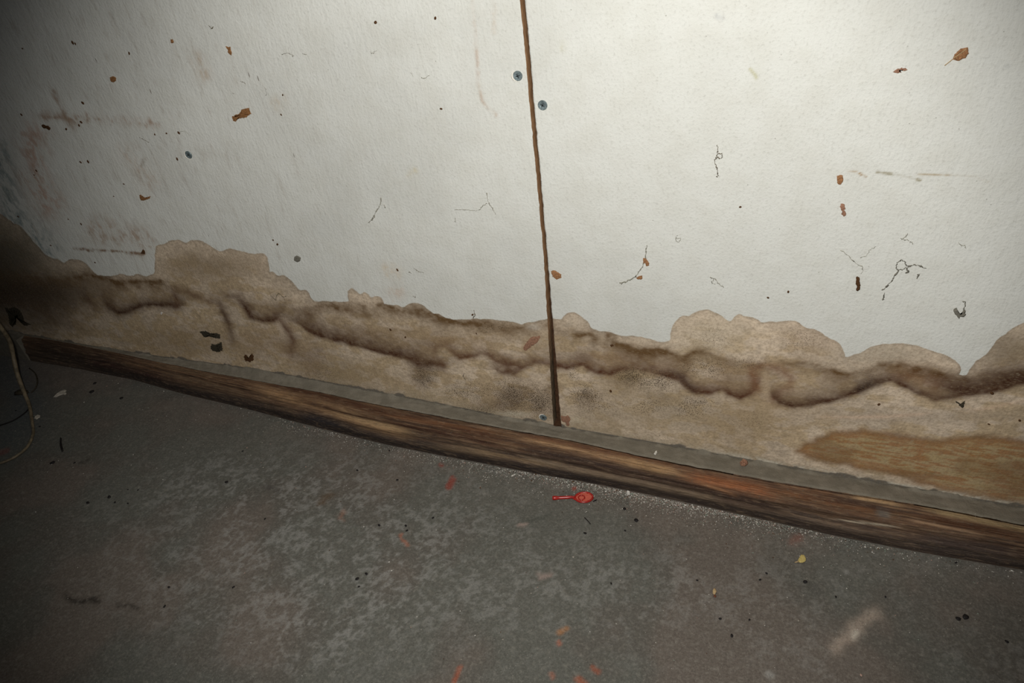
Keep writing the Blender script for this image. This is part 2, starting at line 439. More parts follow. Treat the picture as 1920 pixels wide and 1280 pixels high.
# ------------------------------------------------------------------ wall boards
def wall_material():
    t = NT('stained_fibreboard_paper', .92, .15)
    v = t.coord()
    ve = t.coord((1, 1, 1), (0, math.radians(-18), 0))
    sd, st, md, pw = t.attr('tide'), t.attr('stain', False), t.attr('mould'), t.attr('paper', False)
    grain = t.noise(v, 420, 3); fine = t.noise(v, 1400, 2); cloud = t.noise(v, 38, 4)
    vx = t.coord((1, 1, 3.2)); fib = t.noise(vx, 260, 3)
    vdirt = t.noise(t.coord((1, 1, .25)), 130, 4, .65)
    paper = t.mix(t.rng(cloud, .35, .7, 0, .16), pw, tuple(lin((186,180,160))))
    paper = t.mix(t.rng(grain, .52, .72, 0, .22), paper, tuple(lin((150,146,134))))
    # tiny grey specks and short scuffs
    sp = t.voro(t.coord((1, 1, 1)), 150); gate = t.noise(v, 60, 2)
    spm = t.math('MULTIPLY', t.rng(sp, .10, .05), t.rng(gate, .56, .62))
    paper = t.mix(t.math('MULTIPLY', spm, .45), paper, tuple(lin((110,104,92))))
    scv = t.coord((1, 1, .22), (0, math.radians(22), 0)); sc = t.voro(scv, 110); g2 = t.noise(v, 45, 2)
    sx = t.n('ShaderNodeSeparateXYZ'); t.l(t.coord(), sx.inputs[0])
    left = t.rng(sx.outputs[0], .0, -.35)
    scm = t.math('MULTIPLY', t.math('MULTIPLY', t.rng(sc, .09, .04), t.rng(g2, .54, .6)), left)
    paper = t.mix(t.math('MULTIPLY', scm, .8), paper, tuple(lin((84,66,48))))
    paper = t.mix(t.math('MULTIPLY', t.rng(vdirt, .52, .72, 0, .30), t.rng(sx.outputs[0], -.05, -.45)), paper, tuple(lin((150,132,112))))
    # soaked area
    sdn = t.math('ADD', sd, t.math('MULTIPLY', t.math('SUBTRACT', fine, .5), 2.0))
    wet = t.rng(sdn, -.9, .9)
    stc = t.mix(t.rng(grain, .42, .66, 0, .30), st, tuple(lin((120,98,72))))
    stc = t.mix(t.rng(fib, .5, .75, 0, .22), stc, tuple(lin((206,190,160))))
    # mould specks
    vo1 = t.voro(v, 520); vo2 = t.noise(v, 900, 2)
    dots = t.math('MULTIPLY', t.rng(t.math('ADD', vo2, t.math('MULTIPLY', md, .20)), .66, .74), t.rng(md, .08, .4))
    dots2 = t.math('MULTIPLY', t.rng(t.math('SUBTRACT', vo1, t.math('MULTIPLY', md, .18)), .16, .06), t.rng(md, .1, .5))
    dd = t.math('MAXIMUM', dots, dots2)
    stc = t.mix(t.math('MULTIPLY', dd, .85), stc, tuple(lin((58,46,34))))
    t.color(t.mix(wet, paper, stc))
    vf = t.coord((1, 1, .3)); fib2 = t.noise(vf, 240, 4, .6, .3)
    h = t.math('ADD', t.math('MULTIPLY', grain, .7), t.math('ADD', t.math('MULTIPLY', cloud, 1.2), t.math('MULTIPLY', fib2, .9)))
    t.bump(h, .55, .0011)
    return t.m

def board_edge_material():
    t = NT('brown_fibre_core', .95, .1); v = t.coord((1, 1, .25))
    n = t.noise(v, 500, 4)
    c = t.mix(t.rng(n, .3, .7), tuple(lin((112,84,58))), tuple(lin((146,112,80))))
    sx = t.n('ShaderNodeSeparateXYZ'); t.l(t.coord(), sx.inputs[0])
    low = t.rng(t.math('ADD', sx.outputs[2], t.math('MULTIPLY', t.noise(t.coord(), 60), .05)), .22, .14)
    c = t.mix(low, c, t.mix(t.rng(n, .3, .7), tuple(lin((70,58,44))), tuple(lin((104,88,68)))))
    t.color(c); t.bump(n, .5, .0008)
    return t.m

MAT_WALL = wall_material(); MAT_CORE = board_edge_material()
wall = empty('wall_back'); wall['kind'] = 'structure'

Ztop = .90; THK = .0125
seamL = [(on_wall(975, 0)[0], on_wall(975, 0)[2]), (on_wall(1019.5, 480)[0], on_wall(1019.5, 480)[2]), (on_wall(1038, 798)[0], H)]
seamR = [(on_wall(984.5, 0)[0], on_wall(984.5, 0)[2]), (on_wall(1026.5, 480)[0], on_wall(1026.5, 480)[2]), (on_wall(1052.5, 798)[0], H)]
def seam_x(pts, z):
    p = sorted([(b, a) for a, b in pts]); zz = [q[0] for q in p]; xx = [q[1] for q in p]
    x = np.interp(z, zz, xx)
    return x

def board(name, x0, x1, side):
    """side=+1: seam edge is the x1 edge (left board); -1: seam edge is the x0 edge"""
    step = .00125
    far = np.concatenate([np.arange(H - .005, .56, step), np.arange(.56, Ztop + .01, .01)])
    nz = len(far)
    if side > 0: xs = np.concatenate([np.arange(x0, -1.02, .01), np.arange(-1.02, x1 - 1e-6, step), [x1]]) if x0 < -1.02 else np.append(np.arange(x0, x1 - 1e-6, step), x1)
    else: xs = np.concatenate([np.arange(x0, .50, step), np.arange(.50, x1 + .01, .01)])
    nx = len(xs)
    X = np.repeat(xs, nz); Z = np.tile(far, nx)
    # warp the seam edge so it follows the real gap
    tgt = seam_x(seamL if side > 0 else seamR, Z) + (fbm(Z * 180, Z * 0, 77, 3) - .5) * .0011
    e = x1 if side > 0 else x0
    fall = np.clip(1 - abs(X - e) / .03, 0, 1)
    X = X + (tgt - e) * fall
    Y = -(fbm(X * 6, Z * 6, 81, 2) - .5) * .0006
    P = np.stack([X, Y, Z], 1)
    sd, C, m, W = paint_wall(P)
    # thickness: edge strips
    ei = (nx - 1) if side > 0 else 0
    eb = P[ei * nz:(ei + 1) * nz].copy(); eb[:, 1] += THK
    base = len(P); EF = []
    for j in range(nz - 1):
        a, b = ei * nz + j, ei * nz + j + 1
        EF.append((a, base + j, base + j + 1, b) if side > 0 else (a, b, base + j + 1, base + j))
    me = grid_mesh(name, P, nx, nz, eb, EF)
    me.materials.append(MAT_WALL); me.materials.append(MAT_CORE)
    mi = np.zeros(len(me.polygons), np.int32); mi[(nx - 1) * (nz - 1):] = 1
    me.polygons.foreach_set('material_index', mi)
    put_attr(me, 'tide', sd); put_attr(me, 'stain', np.clip(C, 0, 1)); put_attr(me, 'mould', m); put_attr(me, 'paper', np.clip(W, 0, 1))
    o = bpy.data.objects.new(name, me); COL.objects.link(o); o.parent = wall
    return o
XL = -.945
b1 = board('wall_board', XL, -.0002, +1)
b2 = board('wall_board', .004, .75, -1)

def box(name, lo, hi, mat, parent=None):
    x0, y0, z0 = lo; x1, y1, z1 = hi
    V = [(x0,y0,z0),(x1,y0,z0),(x1,y1,z0),(x0,y1,z0),(x0,y0,z1),(x1,y0,z1),(x1,y1,z1),(x0,y1,z1)]
    Fc = [(0,3,2,1),(4,5,6,7),(0,1,5,4),(1,2,6,5),(2,3,7,6),(3,0,4,7)]
    return mesh_obj(name, V, Fc, mat, parent)
MAT_STUD = simple_mat('dark_stud_wood', (74,52,36), .9, .1, .3, 200)
box('stud', (-.05, THK + .0005, 0), (.05, THK + .045, Ztop), MAT_STUD, wall)

# side wall just outside the left edge
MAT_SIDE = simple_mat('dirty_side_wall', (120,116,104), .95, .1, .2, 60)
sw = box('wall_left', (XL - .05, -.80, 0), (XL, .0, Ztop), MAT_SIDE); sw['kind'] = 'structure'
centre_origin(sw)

# ------------------------------------------------------------------ floor
def floor_material():
    t = NT('worn_concrete', .9, .2); v = t.coord()
    c = t.attr('paint', False)
    n1 = t.noise(v, 700, 3); n2 = t.noise(v, 160, 4); n3 = t.noise(v, 28, 4)
    col = t.mix(t.rng(n1, .35, .7, 0, .28), c, tuple(lin((52,48,42))))
    n5 = t.noise(v, 380, 4, .7)
    col = t.mix(t.rng(n5, .52, .66, 0, .22), col, tuple(lin((150,144,132))))
    col = t.mix(t.rng(n5, .48, .36, 0, .30), col, tuple(lin((60,56,50))))
    col = t.mix(t.rng(n2, .5, .75, 0, .25), col, tuple(lin((150,144,132))))
    sp = t.voro(v, 260); g = t.noise(v, 90, 2)
    col = t.mix(t.math('MULTIPLY', t.math('MULTIPLY', t.rng(sp, .13, .06), t.rng(g, .55, .62)), .7), col, tuple(lin((48,42,36))))
    sp = t.voro(t.coord((1, 1, 1), (0, 0, .7)), 330); g = t.noise(t.coord((1, 1, 1), (0, 0, 1.7)), 60, 2)
    col = t.mix(t.math('MULTIPLY', t.math('MULTIPLY', t.rng(sp, .12, .05), t.rng(g, .52, .6)), .55), col, tuple(lin((190,184,170))))
    t.color(col)
    t.bump(t.math('ADD', n1, t.math('MULTIPLY', n2, 2.0)), .35, .0009)
    return t.m
fx = np.arange(XL - .04, .80, .0018); fy = np.arange(-.80, .03, .0018)
nx, ny = len(fx), len(fy)
X = np.repeat(fx, ny); Y = np.tile(fy, nx)
P = np.stack([X, Y, (fbm(X * 12, Y * 12, 90, 3) - .5) * .0008], 1)
q = (P - CAM) @ M; zc = np.maximum(q[:, 2], .05)
u = q[:, 0] / zc * F + 960; v = q[:, 1] / zc * F + 640
C = np.empty((len(P), 3)); C[:] = lin((92,88,80))
tint = fbm(X * 10, Y * 10, 91, 4); worn = fbm(X * 60 + fbm(X*30,Y*30,94)*1.5, Y * 60, 92, 4, .95) * .7 + .3 * (1 - abs(2 * fbm(X * 120, Y * 120, 88, 3, .7) - 1) * 2.2); zone = fbm(X * 7 + 3, Y * 7, 93, 3)
C += (lin((112,99,89)) - C) * (.5 * sstep(.5, .65, tint))[:, None]
C += (lin((95,97,89)) - C) * (.5 * sstep(.5, .38, tint))[:, None]
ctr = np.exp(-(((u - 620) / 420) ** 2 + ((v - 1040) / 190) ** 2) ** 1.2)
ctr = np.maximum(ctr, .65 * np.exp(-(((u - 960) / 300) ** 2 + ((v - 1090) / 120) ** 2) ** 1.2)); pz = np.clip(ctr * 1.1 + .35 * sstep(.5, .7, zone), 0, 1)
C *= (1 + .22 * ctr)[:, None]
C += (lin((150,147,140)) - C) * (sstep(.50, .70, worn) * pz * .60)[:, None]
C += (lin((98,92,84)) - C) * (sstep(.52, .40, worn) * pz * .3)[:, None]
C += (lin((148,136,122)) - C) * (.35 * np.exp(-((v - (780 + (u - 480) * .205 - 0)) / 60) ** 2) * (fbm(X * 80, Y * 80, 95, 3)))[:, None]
wu = (fbm(X * 110, Y * 110, 96) - .5) * 14; wv = (fbm(X * 110, Y * 110, 97) - .5) * 14
def fstroke(pts, w, col, st, warp=1.0, hard=2.0):
    ix = local(u, v, pts, w * 3 + 12)
    d, _, _ = poly_dist(u[ix] + wu[ix] * warp, v[ix] + wv[ix] * warp, pts)
    a = np.exp(-(d / w) ** hard) * st
    C[ix] += (lin(col) - C[ix]) * np.clip(a, 0, 1)[:, None]
fstroke([(849,898),(846,905),(840,915)], 5.5, (142,70,56), .9, .5, 4)
fstroke([(826,871),(829,873)], 4, (136,70,58), .8, .3, 4)
fstroke([(1076,916),(1078,914)], 3.5, (160,76,60), .8, .3, 4)
fstroke([(862,1250),(856,1265),(850,1290)], 5, (150,84,60), .85, .5, 4)
fstroke([(1084,1275),(1096,1285)], 9, (150,84,58), .8, .6, 4)
fstroke([(1112,1252),(1120,1258)], 6, (142,82,60), .8, .8, 4)
fstroke([(1062,1178),(1050,1186)], 6, (170,118,74), .7, .6, 3)
fstroke([(1046,1203),(1050,1208)], 4, (170,100,74), .7, .6, 3)
fstroke([(1034,1262),(1038,1272)], 4, (160,100,78), .6, .6, 3)
fstroke([(0,848),(14,845)], 6, (130,70,58), .8, .4, 4)
fstroke([(750,1003),(765,1022)], 3, (180,112,84), .6, 1, 3)
fstroke([(645,960),(640,970)], 6, (160,110,86), .5, 1.5)
fstroke([(1565,1215),(1590,1190),(1620,1165),(1640,1150)], 13, (176,158,140), .55, 2)
fstroke([(1600,1190),(1606,1185)], 6, (210,200,182), .6, 1)
fstroke([(985,978),(1010,970),(1028,964)], 6, (78,80,72), .6, .8)
fstroke([(598,942),(612,935),(622,928)], 6, (96,76,56), .7, 1)
fstroke([(120,1115),(140,1127),(165,1128),(185,1125)], 5, (44,38,32), .85, 1.4)
fstroke([(222,1133),(240,1134),(256,1138)], 4, (44,38,32), .75, 1.4)
fstroke([(150,870),(165,860)], 3, (58,50,44), .5, 1)
fstroke([(495,910),(525,920)], 4, (70,66,64), .5, 1)
fstroke([(1515,1098),(1530,1105)], 12, (70,66,60), .4, 1.5)
fstroke([(1500,1010),(1490,1012)], 10, (136,92,78), .6, 1)
fstroke([(1585,1072),(1587,1073)], 4, (150,148,142), .6, .4)
fstroke([(1440,1265),(1446,1268)], 6, (160,158,150), .6, .8)
fstroke([(1010,1080),(1030,1076)], 5, (176,152,140), .55, 1.4)
fstroke([(975,985),(985,983)], 4, (182,158,146), .6, 1)
fstroke([(0,700),(30,715),(50,760),(30,800),(0,820)], 40, (84,90,92), .6, 1)
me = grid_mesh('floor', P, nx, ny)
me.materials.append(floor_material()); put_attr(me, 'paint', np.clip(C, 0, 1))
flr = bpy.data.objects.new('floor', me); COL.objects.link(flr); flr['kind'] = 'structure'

# ------------------------------------------------------------------ timber along the wall foot
BOT = [(-300,600),(40,668),(60,676),(150,692),(250,712),(360,742),(480,771),(600,803),(720,832),(840,857),(960,879),(1080,900),(1200,924),(1320,949),(1440,975),(1560,1002),(1680,1027),(1800,1048),(1920,1068),(2100,1100),(2500,1172)]
TOP = [(-300,560),(34,627),(150,647),(250,668),(360,692),(480,715),(600,737),(720,762),(840,785),(960,807),(1080,830),(1200,856),(1320,882),(1440,903),(1560,922),(1680,942),(1800,964),(1920,987),(2100,1020),(2500,1092)]
bx, by = np.array([on_level(a, b, 0)[:2] for a, b in BOT]).T
tx, ty = np.array([on_level(a, b, H)[:2] for a, b in TOP]).T
xb0 = -.865
xs = np.arange(xb0, .72, .0025); K = 46
t = np.linspace(0, 1, K)
XX = np.repeat(xs, K); T = np.tile(t, len(xs))
yb = -np.abs(np.interp(XX, bx, by)); yt = -np.abs(np.interp(XX, tx, ty))
yt += (fbm(XX * 22, XX * 0 + 3, 101, 4) - .5) * .003
yb += (fbm(XX * 14, XX * 0 + 9, 102, 3) - .5) * .002
th = T * math.pi / 2
cy = np.sin(th) ** .95; cz = np.cos(th) ** .75
Yb = yt + (yb - yt) * cy; Zb = (H + .0004) * cz - .0004 * T
slow = fbm(XX * 3.0, T * 3.5, 103, 3)
ridge = np.sin((T * 3.1 + slow * 2.2) * 2 * math.pi) * .0011 + (fbm(XX * 9, T * 26, 104, 4) - .5) * .0040 + (fbm(XX * 60, T * 60, 105, 3) - .5) * .0008
ridge *= np.sin(np.clip(T, 0, 1) * math.pi) ** .5
Yb -= ridge * np.sin(th * .8 + .3); Zb += ridge * np.cos(th) * .9
P = np.stack([XX, Yb, Zb], 1)
u, v = project(P)
C = np.empty((len(P), 3))
g1 = fbm(XX * 7, T * 16, 106, 4); g2 = fbm(XX * 22, T * 60, 107, 4, .6)
C[:] = lin((104,76,54))
C += (lin((62,44,32)) - C) * (.8 * sstep(.48, .62, g1))[:, None]
C += (lin((142,112,82)) - C) * (.6 * sstep(.52, .66, g2))[:, None]
C += (lin((78,70,62)) - C) * (sstep(.45, .95, T) * .65)[:, None]           # blends to a duller grey towards the foot
wu = (fbm(XX * 30, T * 40, 108) - .5) * 5
def wstroke(pts, w, col, st):
    ix = local(u, v, pts, w * 3)
    d, _, _ = poly_dist(u[ix], v[ix] + wu[ix], pts)
    e0, e1 = min(p[0] for p in pts), max(p[0] for p in pts); f = min(60, (e1 - e0) * .3)
    a = np.exp(-(d / w) ** 2) * st * (.55 + .9 * g2[ix]) * sstep(e0 - w, e0 + f, u[ix]) * sstep(e1 + w, e1 - f, u[ix])
    C[ix] += (lin(col) - C[ix]) * np.clip(a, 0, 1)[:, None]
wstroke([(34,640),(150,670),(250,695)], 22, (44,36,30), .8)
wstroke([(150,672),(250,700),(330,715)], 10, (62,36,28), .8)
wstroke([(270,680),(330,690),(420,710)], 4, (120,96,70), .8)
wstroke([(280,690),(400,722),(480,742)], 4, (110,90,68), .7)
wstroke([(460,722),(540,745),(600,762),(660,783),(720,803),(780,822)], 9, (170,134,96), .9)
wstroke([(600,762),(700,792),(790,815)], 7, (186,154,112), .7)
wstroke([(480,712),(600,740),(700,768),(850,800),(960,826)], 6, (84,52,32), .9)
wstroke([(530,740),(650,775),(760,798),(860,817),(960,840)], 4, (66,38,24), .9)
wstroke([(700,775),(840,796),(960,817)], 3.5, (132,92,62), .7)
wstroke([(570,775),(620,795),(680,812)], 10, (52,46,44), .8)
wstroke([(800,835),(900,850),(960,864)], 8, (128,106,80), .7)
wstroke([(960,812),(1100,840),(1200,858),(1300,880)], 5, (112,74,48), .8)
wstroke([(960,820),(1030,832),(1120,853),(1200,870),(1260,882),(1310,903)], 4.5, (186,146,106), .9)
wstroke([(1150,860),(1210,874),(1270,888)], 9, (176,140,98), .8)
wstroke([(960,836),(1100,866),(1200,888),(1280,906),(1360,926),(1440,946),(1490,956)], 9, (58,42,34), .9)
wstroke([(960,852),(1050,874),(1150,896),(1250,915),(1360,938)], 5, (142,122,98), .8)
wstroke([(960,868),(1100,896),(1250,926),(1400,958)], 6, (84,70,58), .7)
wstroke([(1270,890),(1340,902),(1420,918),(1470,930)], 10, (160,100,62), .9)
wstroke([(1300,900),(1370,925),(1390,932)], 3, (176,126,86), .6)
wstroke([(1440,905),(1500,915),(1580,928)], 7, (116,82,56), .8)
wstroke([(1430,915),(1480,926),(1560,942),(1660,962)], 5, (140,94,60), .8)
wstroke([(1590,930),(1640,937),(1700,950)], 4, (182,148,108), .9)
wstroke([(1480,926),(1560,940),(1620,948),(1700,962)], 3, (66,42,30), .8)
wstroke([(1720,951),(1790,965),(1850,978),(1920,992),(2000,1006)], 5.5, (168,144,104), .9)
wstroke([(1700,962),(1790,980),(1860,995),(1940,1012)], 7, (88,56,34), .9)
wstroke([(1550,972),(1620,980),(1700,990)], 1.6, (200,184,158), .9)
wstroke([(1680,970),(1750,984),(1850,1004)], 2.2, (170,136,104), .8)
wstroke([(1480,965),(1560,985),(1640,1000)], 4, (116,98,82), .7)
wstroke([(1440,990),(1560,1008),(1700,1030),(1900,1062)], 5, (92,78,68), .6)
wstroke([(1700,1005),(1800,1020),(1920,1040)], 14, (66,56,54), .6)
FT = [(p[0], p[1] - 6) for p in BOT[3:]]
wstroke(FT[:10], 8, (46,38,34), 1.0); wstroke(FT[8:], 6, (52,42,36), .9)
wstroke([(560,778),(600,790),(640,800)], 9, (44,40,42), .9)
wstroke([(860,838),(960,858),(1060,880)], 3, (150,124,92), .6)
wstroke([(1645,960),(1668,965)], 8, (110,102,92), .9)
# back and end faces
nb = len(xs); base = len(P)
bk = []; EF = []
for i in range(nb):
    bk += [(xs[i], -.0012, H - .004), (xs[i], -.0012, 0)]
for i in range(nb - 1):
    a0 = i * K; b0 = (i + 1) * K
    EF += [(a0, b0, base + 2 * (i + 1), base + 2 * i)]
    EF += [(base + 2 * i, base + 2 * (i + 1), base + 2 * (i + 1) + 1, base + 2 * i + 1)]
fan = []
for j in range(K - 1):
    f0 = (j, base + 1, base + 1, j + 1)
for j in range(0, K - 1):
    fan.append((j, j + 1, base + 1))
def timber_material():
    t = NT('weathered_timber', .75, .3); v = t.coord((.10, 1, 1))
    c = t.attr('wood', False)
    n = t.noise(v, 900, 4, .65); fs = t.noise(t.coord((.03, 1, 1)), 1300, 3, .6); n2 = t.noise(t.coord((.25, 1, 1)), 260, 4, .6, .5); n3 = t.noise(t.coord(), 500, 3)
    col = t.mix(t.rng(n, .46, .66, 0, .4), c, tuple(lin((52,36,26))))
    col = t.mix(t.rng(n2, .54, .74, 0, .26), col, tuple(lin((176,148,116))))
    col = t.mix(t.rng(fs, .52, .70, 0, .30), col, tuple(lin((52,38,28))))
    col = t.mix(t.rng(fs, .44, .34, 0, .22), col, tuple(lin((188,160,126))))
    col = t.mix(t.rng(n3, .56, .72, 0, .45), col, tuple(lin((96,88,78))))
    t.color(col); t.bump(t.math('ADD', n, t.math('MULTIPLY', n2, 1.5)), .7, .0015)
    return t.m
base_obj = empty('baseboard_back'); base_obj['kind'] = 'structure'
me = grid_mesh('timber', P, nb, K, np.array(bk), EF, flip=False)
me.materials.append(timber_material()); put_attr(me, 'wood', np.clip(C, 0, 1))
me.polygons.foreach_set('use_smooth', [True] * len(me.polygons))
tim = bpy.data.objects.new('timber', me); COL.objects.link(tim); tim.parent = base_obj
MAT_ENDG = simple_mat('timber_end_grain', (70,56,46), .9, .1)
endV = [tuple(P[j]) for j in range(K)] + [(xs[0], -.0012, 0), (xs[0], -.0012, H - .004)]
mesh_obj('end_face', endV, [tuple(range(K + 2))], MAT_ENDG, base_obj)

# mortar / dust ledge on top of the timber
def mortar_material():
    t = NT('grey_mortar_dust', .95, .1); v = t.coord()
    n = t.noise(v, 600, 4); n2 = t.noise(v, 60, 4)
    c = t.mix(t.rng(n2, .35, .7), tuple(lin((118,111,97))), tuple(lin((134,126,111))))
    c = t.mix(t.rng(n, .55, .75, 0, .5), c, tuple(lin((92,86,76))))
    sp = t.voro(v, 300); c = t.mix(t.math('MULTIPLY', t.rng(sp, .1, .04), t.rng(t.noise(v, 80), .55, .62)), c, tuple(lin((190,184,168))))
    t.color(c); t.bump(n, .5, .0012)
    return t.m
xl = np.arange(XL + .001, .72, .002); KL = 16
XX = np.repeat(xl, KL); T = np.tile(np.linspace(0, 1, KL), len(xl))
front = -np.abs(np.interp(XX, tx, ty)) + (fbm(XX * 22, XX * 0 + 3, 101, 4) - .5) * .003 + (fbm(XX * 120, XX * 0 + 3, 111, 3) - .5) * .0016
rise = .0030 * (1 - sstep(0, .25, T)) * (.1 + 1.5 * sstep(.48, .85, fbm(XX * 45 + T * 2, T * 3 + 1, 112, 5, .7))) - .0030 * sstep(.88, 1, T)
P = np.stack([XX, front * T - .0002, H + .0012 + (ledge_z(XX) - H - .0012) * (1 - T) ** 1.5 + rise + (fbm(XX * 150, T * 6, 113, 3) - .5) * .0012], 1)
me = grid_mesh('mortar_ledge', P[:, :], len(xl), KL, flip=True)
me.materials.append(mortar_material())
me.polygons.foreach_set('use_smooth', [True] * len(me.polygons))
ml = bpy.data.objects.new('mortar_ledge', me); COL.objects.link(ml); ml.parent = base_obj

MAT_FILL = simple_mat('corner_mortar', (112,106,94), .95, .1, .15, 120)
box('sole_plate', (XL, .0004, 0), (.75, THK, H), MAT_STUD, wall)
box('corner_mortar', (XL, -.016, 0), (-.868, -.0004, H), MAT_FILL, base_obj)
# ------------------------------------------------------------------ generic small shapes
def slab(name, pts3, normal, thick, mat, parent=None, jag=0.0, curl=0.0):
    """thin irregular flake from an outline of world points"""
    pts = [np.array(p, float) for p in pts3]
    nrm = np.array(normal, float)
    # subdivide and roughen the outline
    out = []
    n = len(pts)
    for i in range(n):
        a, b = pts[i], pts[(i + 1) % n]
        k = max(1, int(np.linalg.norm(b - a) / .0009))
        for j in range(k):
            p = a + (b - a) * j / k
            r = rng.normal(size=3) * jag; r -= nrm * (r @ nrm)
            out.append(p + r)
    c = sum(out) / len(out); m = len(out)
    V = [p for p in out]
    ring = [c + (p - c) * .75 + nrm * thick * (1 + curl * rng.random()) for p in out]
    top = [p + nrm * thick * .55 for p in out]
    V += top; V += ring; V.append(c + nrm * thick)
    Fc = []
    for i in range(m):
        j = (i + 1) % m
        Fc += [(i, j, m + j, m + i), (m + i, m + j, 2 * m + j, 2 * m + i), (2 * m + i, 2 * m + j, 3 * m)]
    o = mesh_obj(name, V, Fc, mat, parent)
    return o

def tube(name, pts, rad, mat, parent=None, sides=6, smooth=True, taper=False):
    pts = [np.array(p, float) for p in pts]
    n = len(pts)
    V = []; Fc = []
    for i, p in enumerate(pts):
        d = pts[min(i + 1, n - 1)] - pts[max(i - 1, 0)]; d /= np.linalg.norm(d) + 1e-12
        a = np.cross(d, [0.13, .4, .9]); a /= np.linalg.norm(a); b = np.cross(d, a)
        r = rad[i] if hasattr(rad, '__len__') else rad
        for k in range(sides):
            th = 2 * math.pi * k / sides
            V.append(p + (a * math.cos(th) + b * math.sin(th)) * r)
    for i in range(n - 1):
        for k in range(sides):
            k2 = (k + 1) % sides
            Fc.append((i * sides + k, i * sides + k2, (i + 1) * sides + k2, (i + 1) * sides + k))
    Fc.append(tuple(range(sides))[::-1]); Fc.append(tuple((n - 1) * sides + k for k in range(sides)))
    return mesh_obj(name, V, Fc, mat, parent, smooth)

def spline(pts, k=6):
    p = [np.array(q, float) for q in pts]; out = []
    p = [2 * p[0] - p[1]] + p + [2 * p[-1] - p[-2]]
    for i in range(1, len(p) - 2):
        for j in range(k):
            t = j / k
            out.append(.5 * (2 * p[i] + (p[i + 1] - p[i - 1]) * t + (2 * p[i - 1] - 5 * p[i] + 4 * p[i + 1] - p[i + 2]) * t * t + (3 * p[i] - p[i - 1] - 3 * p[i + 1] + p[i + 2]) * t ** 3))
    out.append(p[-2]); return out

def lump(name, c, r, mat, flat=.6, seed=0, parent=None, elong=1.0, rot=0.0, axis='z'):
    """irregular pebble resting on the floor (axis z) or stuck to the wall (axis y)"""
    R = random.Random(seed)
    V = []; Fc = []; nu, nv = 8, 5
    for j in range(nv + 1):
        ph = math.pi * j / nv
        for i in range(nu):
            a = 2 * math.pi * i / nu; k = 1 + R.uniform(-.18, .18)
            x, y, z = math.sin(ph) * math.cos(a) * elong, math.sin(ph) * math.sin(a), math.cos(ph) * flat
            x, y = x * math.cos(rot) - y * math.sin(rot), x * math.sin(rot) + y * math.cos(rot)
            p = np.array([x, y, z]) * r * k
            if axis == 'y': p = np.array([p[0], -p[2], p[1]])
            V.append(np.array(c) + p)
    for j in range(nv):
        for i in range(nu):
            i2 = (i + 1) % nu
            Fc.append((j * nu + i, (j + 1) * nu + i, (j + 1) * nu + i2, j * nu + i2))
    return mesh_obj(name, V, Fc, mat, parent, True)

MT = dict(
    fibre=simple_mat('torn_brown_fibre', (138,98,62), .95, .1),
    fibre_o=simple_mat('orange_brown_fibre', (152,110,76), .95, .1),
    fibre_d=simple_mat('dark_brown_fibre', (84,58,36), .95, .1),
    fibre_p=simple_mat('dull_pinkish_fibre', (150,112,90), .95, .1),
    mould=simple_mat('black_green_mould', (66,60,48), .95, .1, .6),
    grey=simple_mat('grey_lint', (118,114,102), .95, .1),
    web=simple_mat('dusty_cobweb', (150,146,132), .95, .05),
    webd=simple_mat('dark_dusty_cobweb', (112,102,86), .95, .05),
    white=simple_mat('white_plaster_chip', (214,208,196), .9, .2, .1),
    pale=simple_mat('pale_plaster_chip', (170,162,148), .9, .2, .1),
    black=simple_mat('black_crumb', (26,22,20), .7, .3),
    leafy=simple_mat('yellow_dry_leaf', (186,166,100), .7, .3, .12, 500),
    seed=simple_mat('tan_seed_husk', (176,150,110), .7, .3, .15, 500),
    seedb=simple_mat('brown_seed_tip', (104,62,44), .7, .3, .15, 500))

# ------------------------------------------------------------------ flakes on the wall
def wpoly(pts, off=.0003): return [on_wall(a, b, off) for a, b in pts]
def flake(pts, mat, label, cat='flake', group=None, thick=.0007, jag=.00022, name='brown_flake'):
    o = slab(name, wpoly(pts), (0, -1, 0), thick, MT[mat], jag=jag)
    centre_origin(o); tag(o, label, cat, group); return o
s4 = lambda ox, oy, k, P: [(ox + a * k, oy + b * k) for a, b in P]
lf = empty('leaf_fragment', on_wall(1801, 101)); tag(lf, 'large brown dry leaf fragment with a thin stalk on the wall at upper right', 'leaf')
slab('leaf_blade', wpoly(s4(1200,0,.375,[(1563,298),(1570,278),(1585,258),(1605,242),(1622,240),(1638,235),(1642,265),(1632,280),(1625,290),(1612,292),(1595,302),(1575,300)])), (0,-1,0), .0012, MT['fibre_o'], lf, .0002)
tube('leaf_stalk', spline(wpoly([(1786,111),(1780,116),(1771,123)], .0006)), .00028, MT['seed'], lf)
tube('leaf_vein', spline(wpoly([(1788,109),(1800,101),(1812,92)], .0017)), .0003, MT['seed'], lf)
flake(s4(1200,0,.375,[(1265,362),(1275,350),(1290,342),(1330,338),(1335,350),(1318,350),(1322,344),(1296,348),(1290,358),(1305,362),(1285,366)]), 'fibre_p', 'slim pinkish-brown husk curl on the wall just left of the leaf fragment', 'husk', name='dry_husk')
flake(s4(1200,0,.375,[(985,878),(1000,874),(1010,872),(1016,900),(1005,920),(990,918),(984,900)]), 'fibre_o', 'roundish orange-brown torn spot at the left end of the long scratch', group=None)
flake(s4(1200,0,.375,[(1003,1020),(1018,1018),(1025,1022),(1026,1045),(1018,1048),(1030,1062),(1030,1075),(1018,1080),(1008,1070),(1012,1055),(1003,1045)]), 'fibre_p', 'notched pinkish-brown torn spot straight below the roundish orange-brown one')
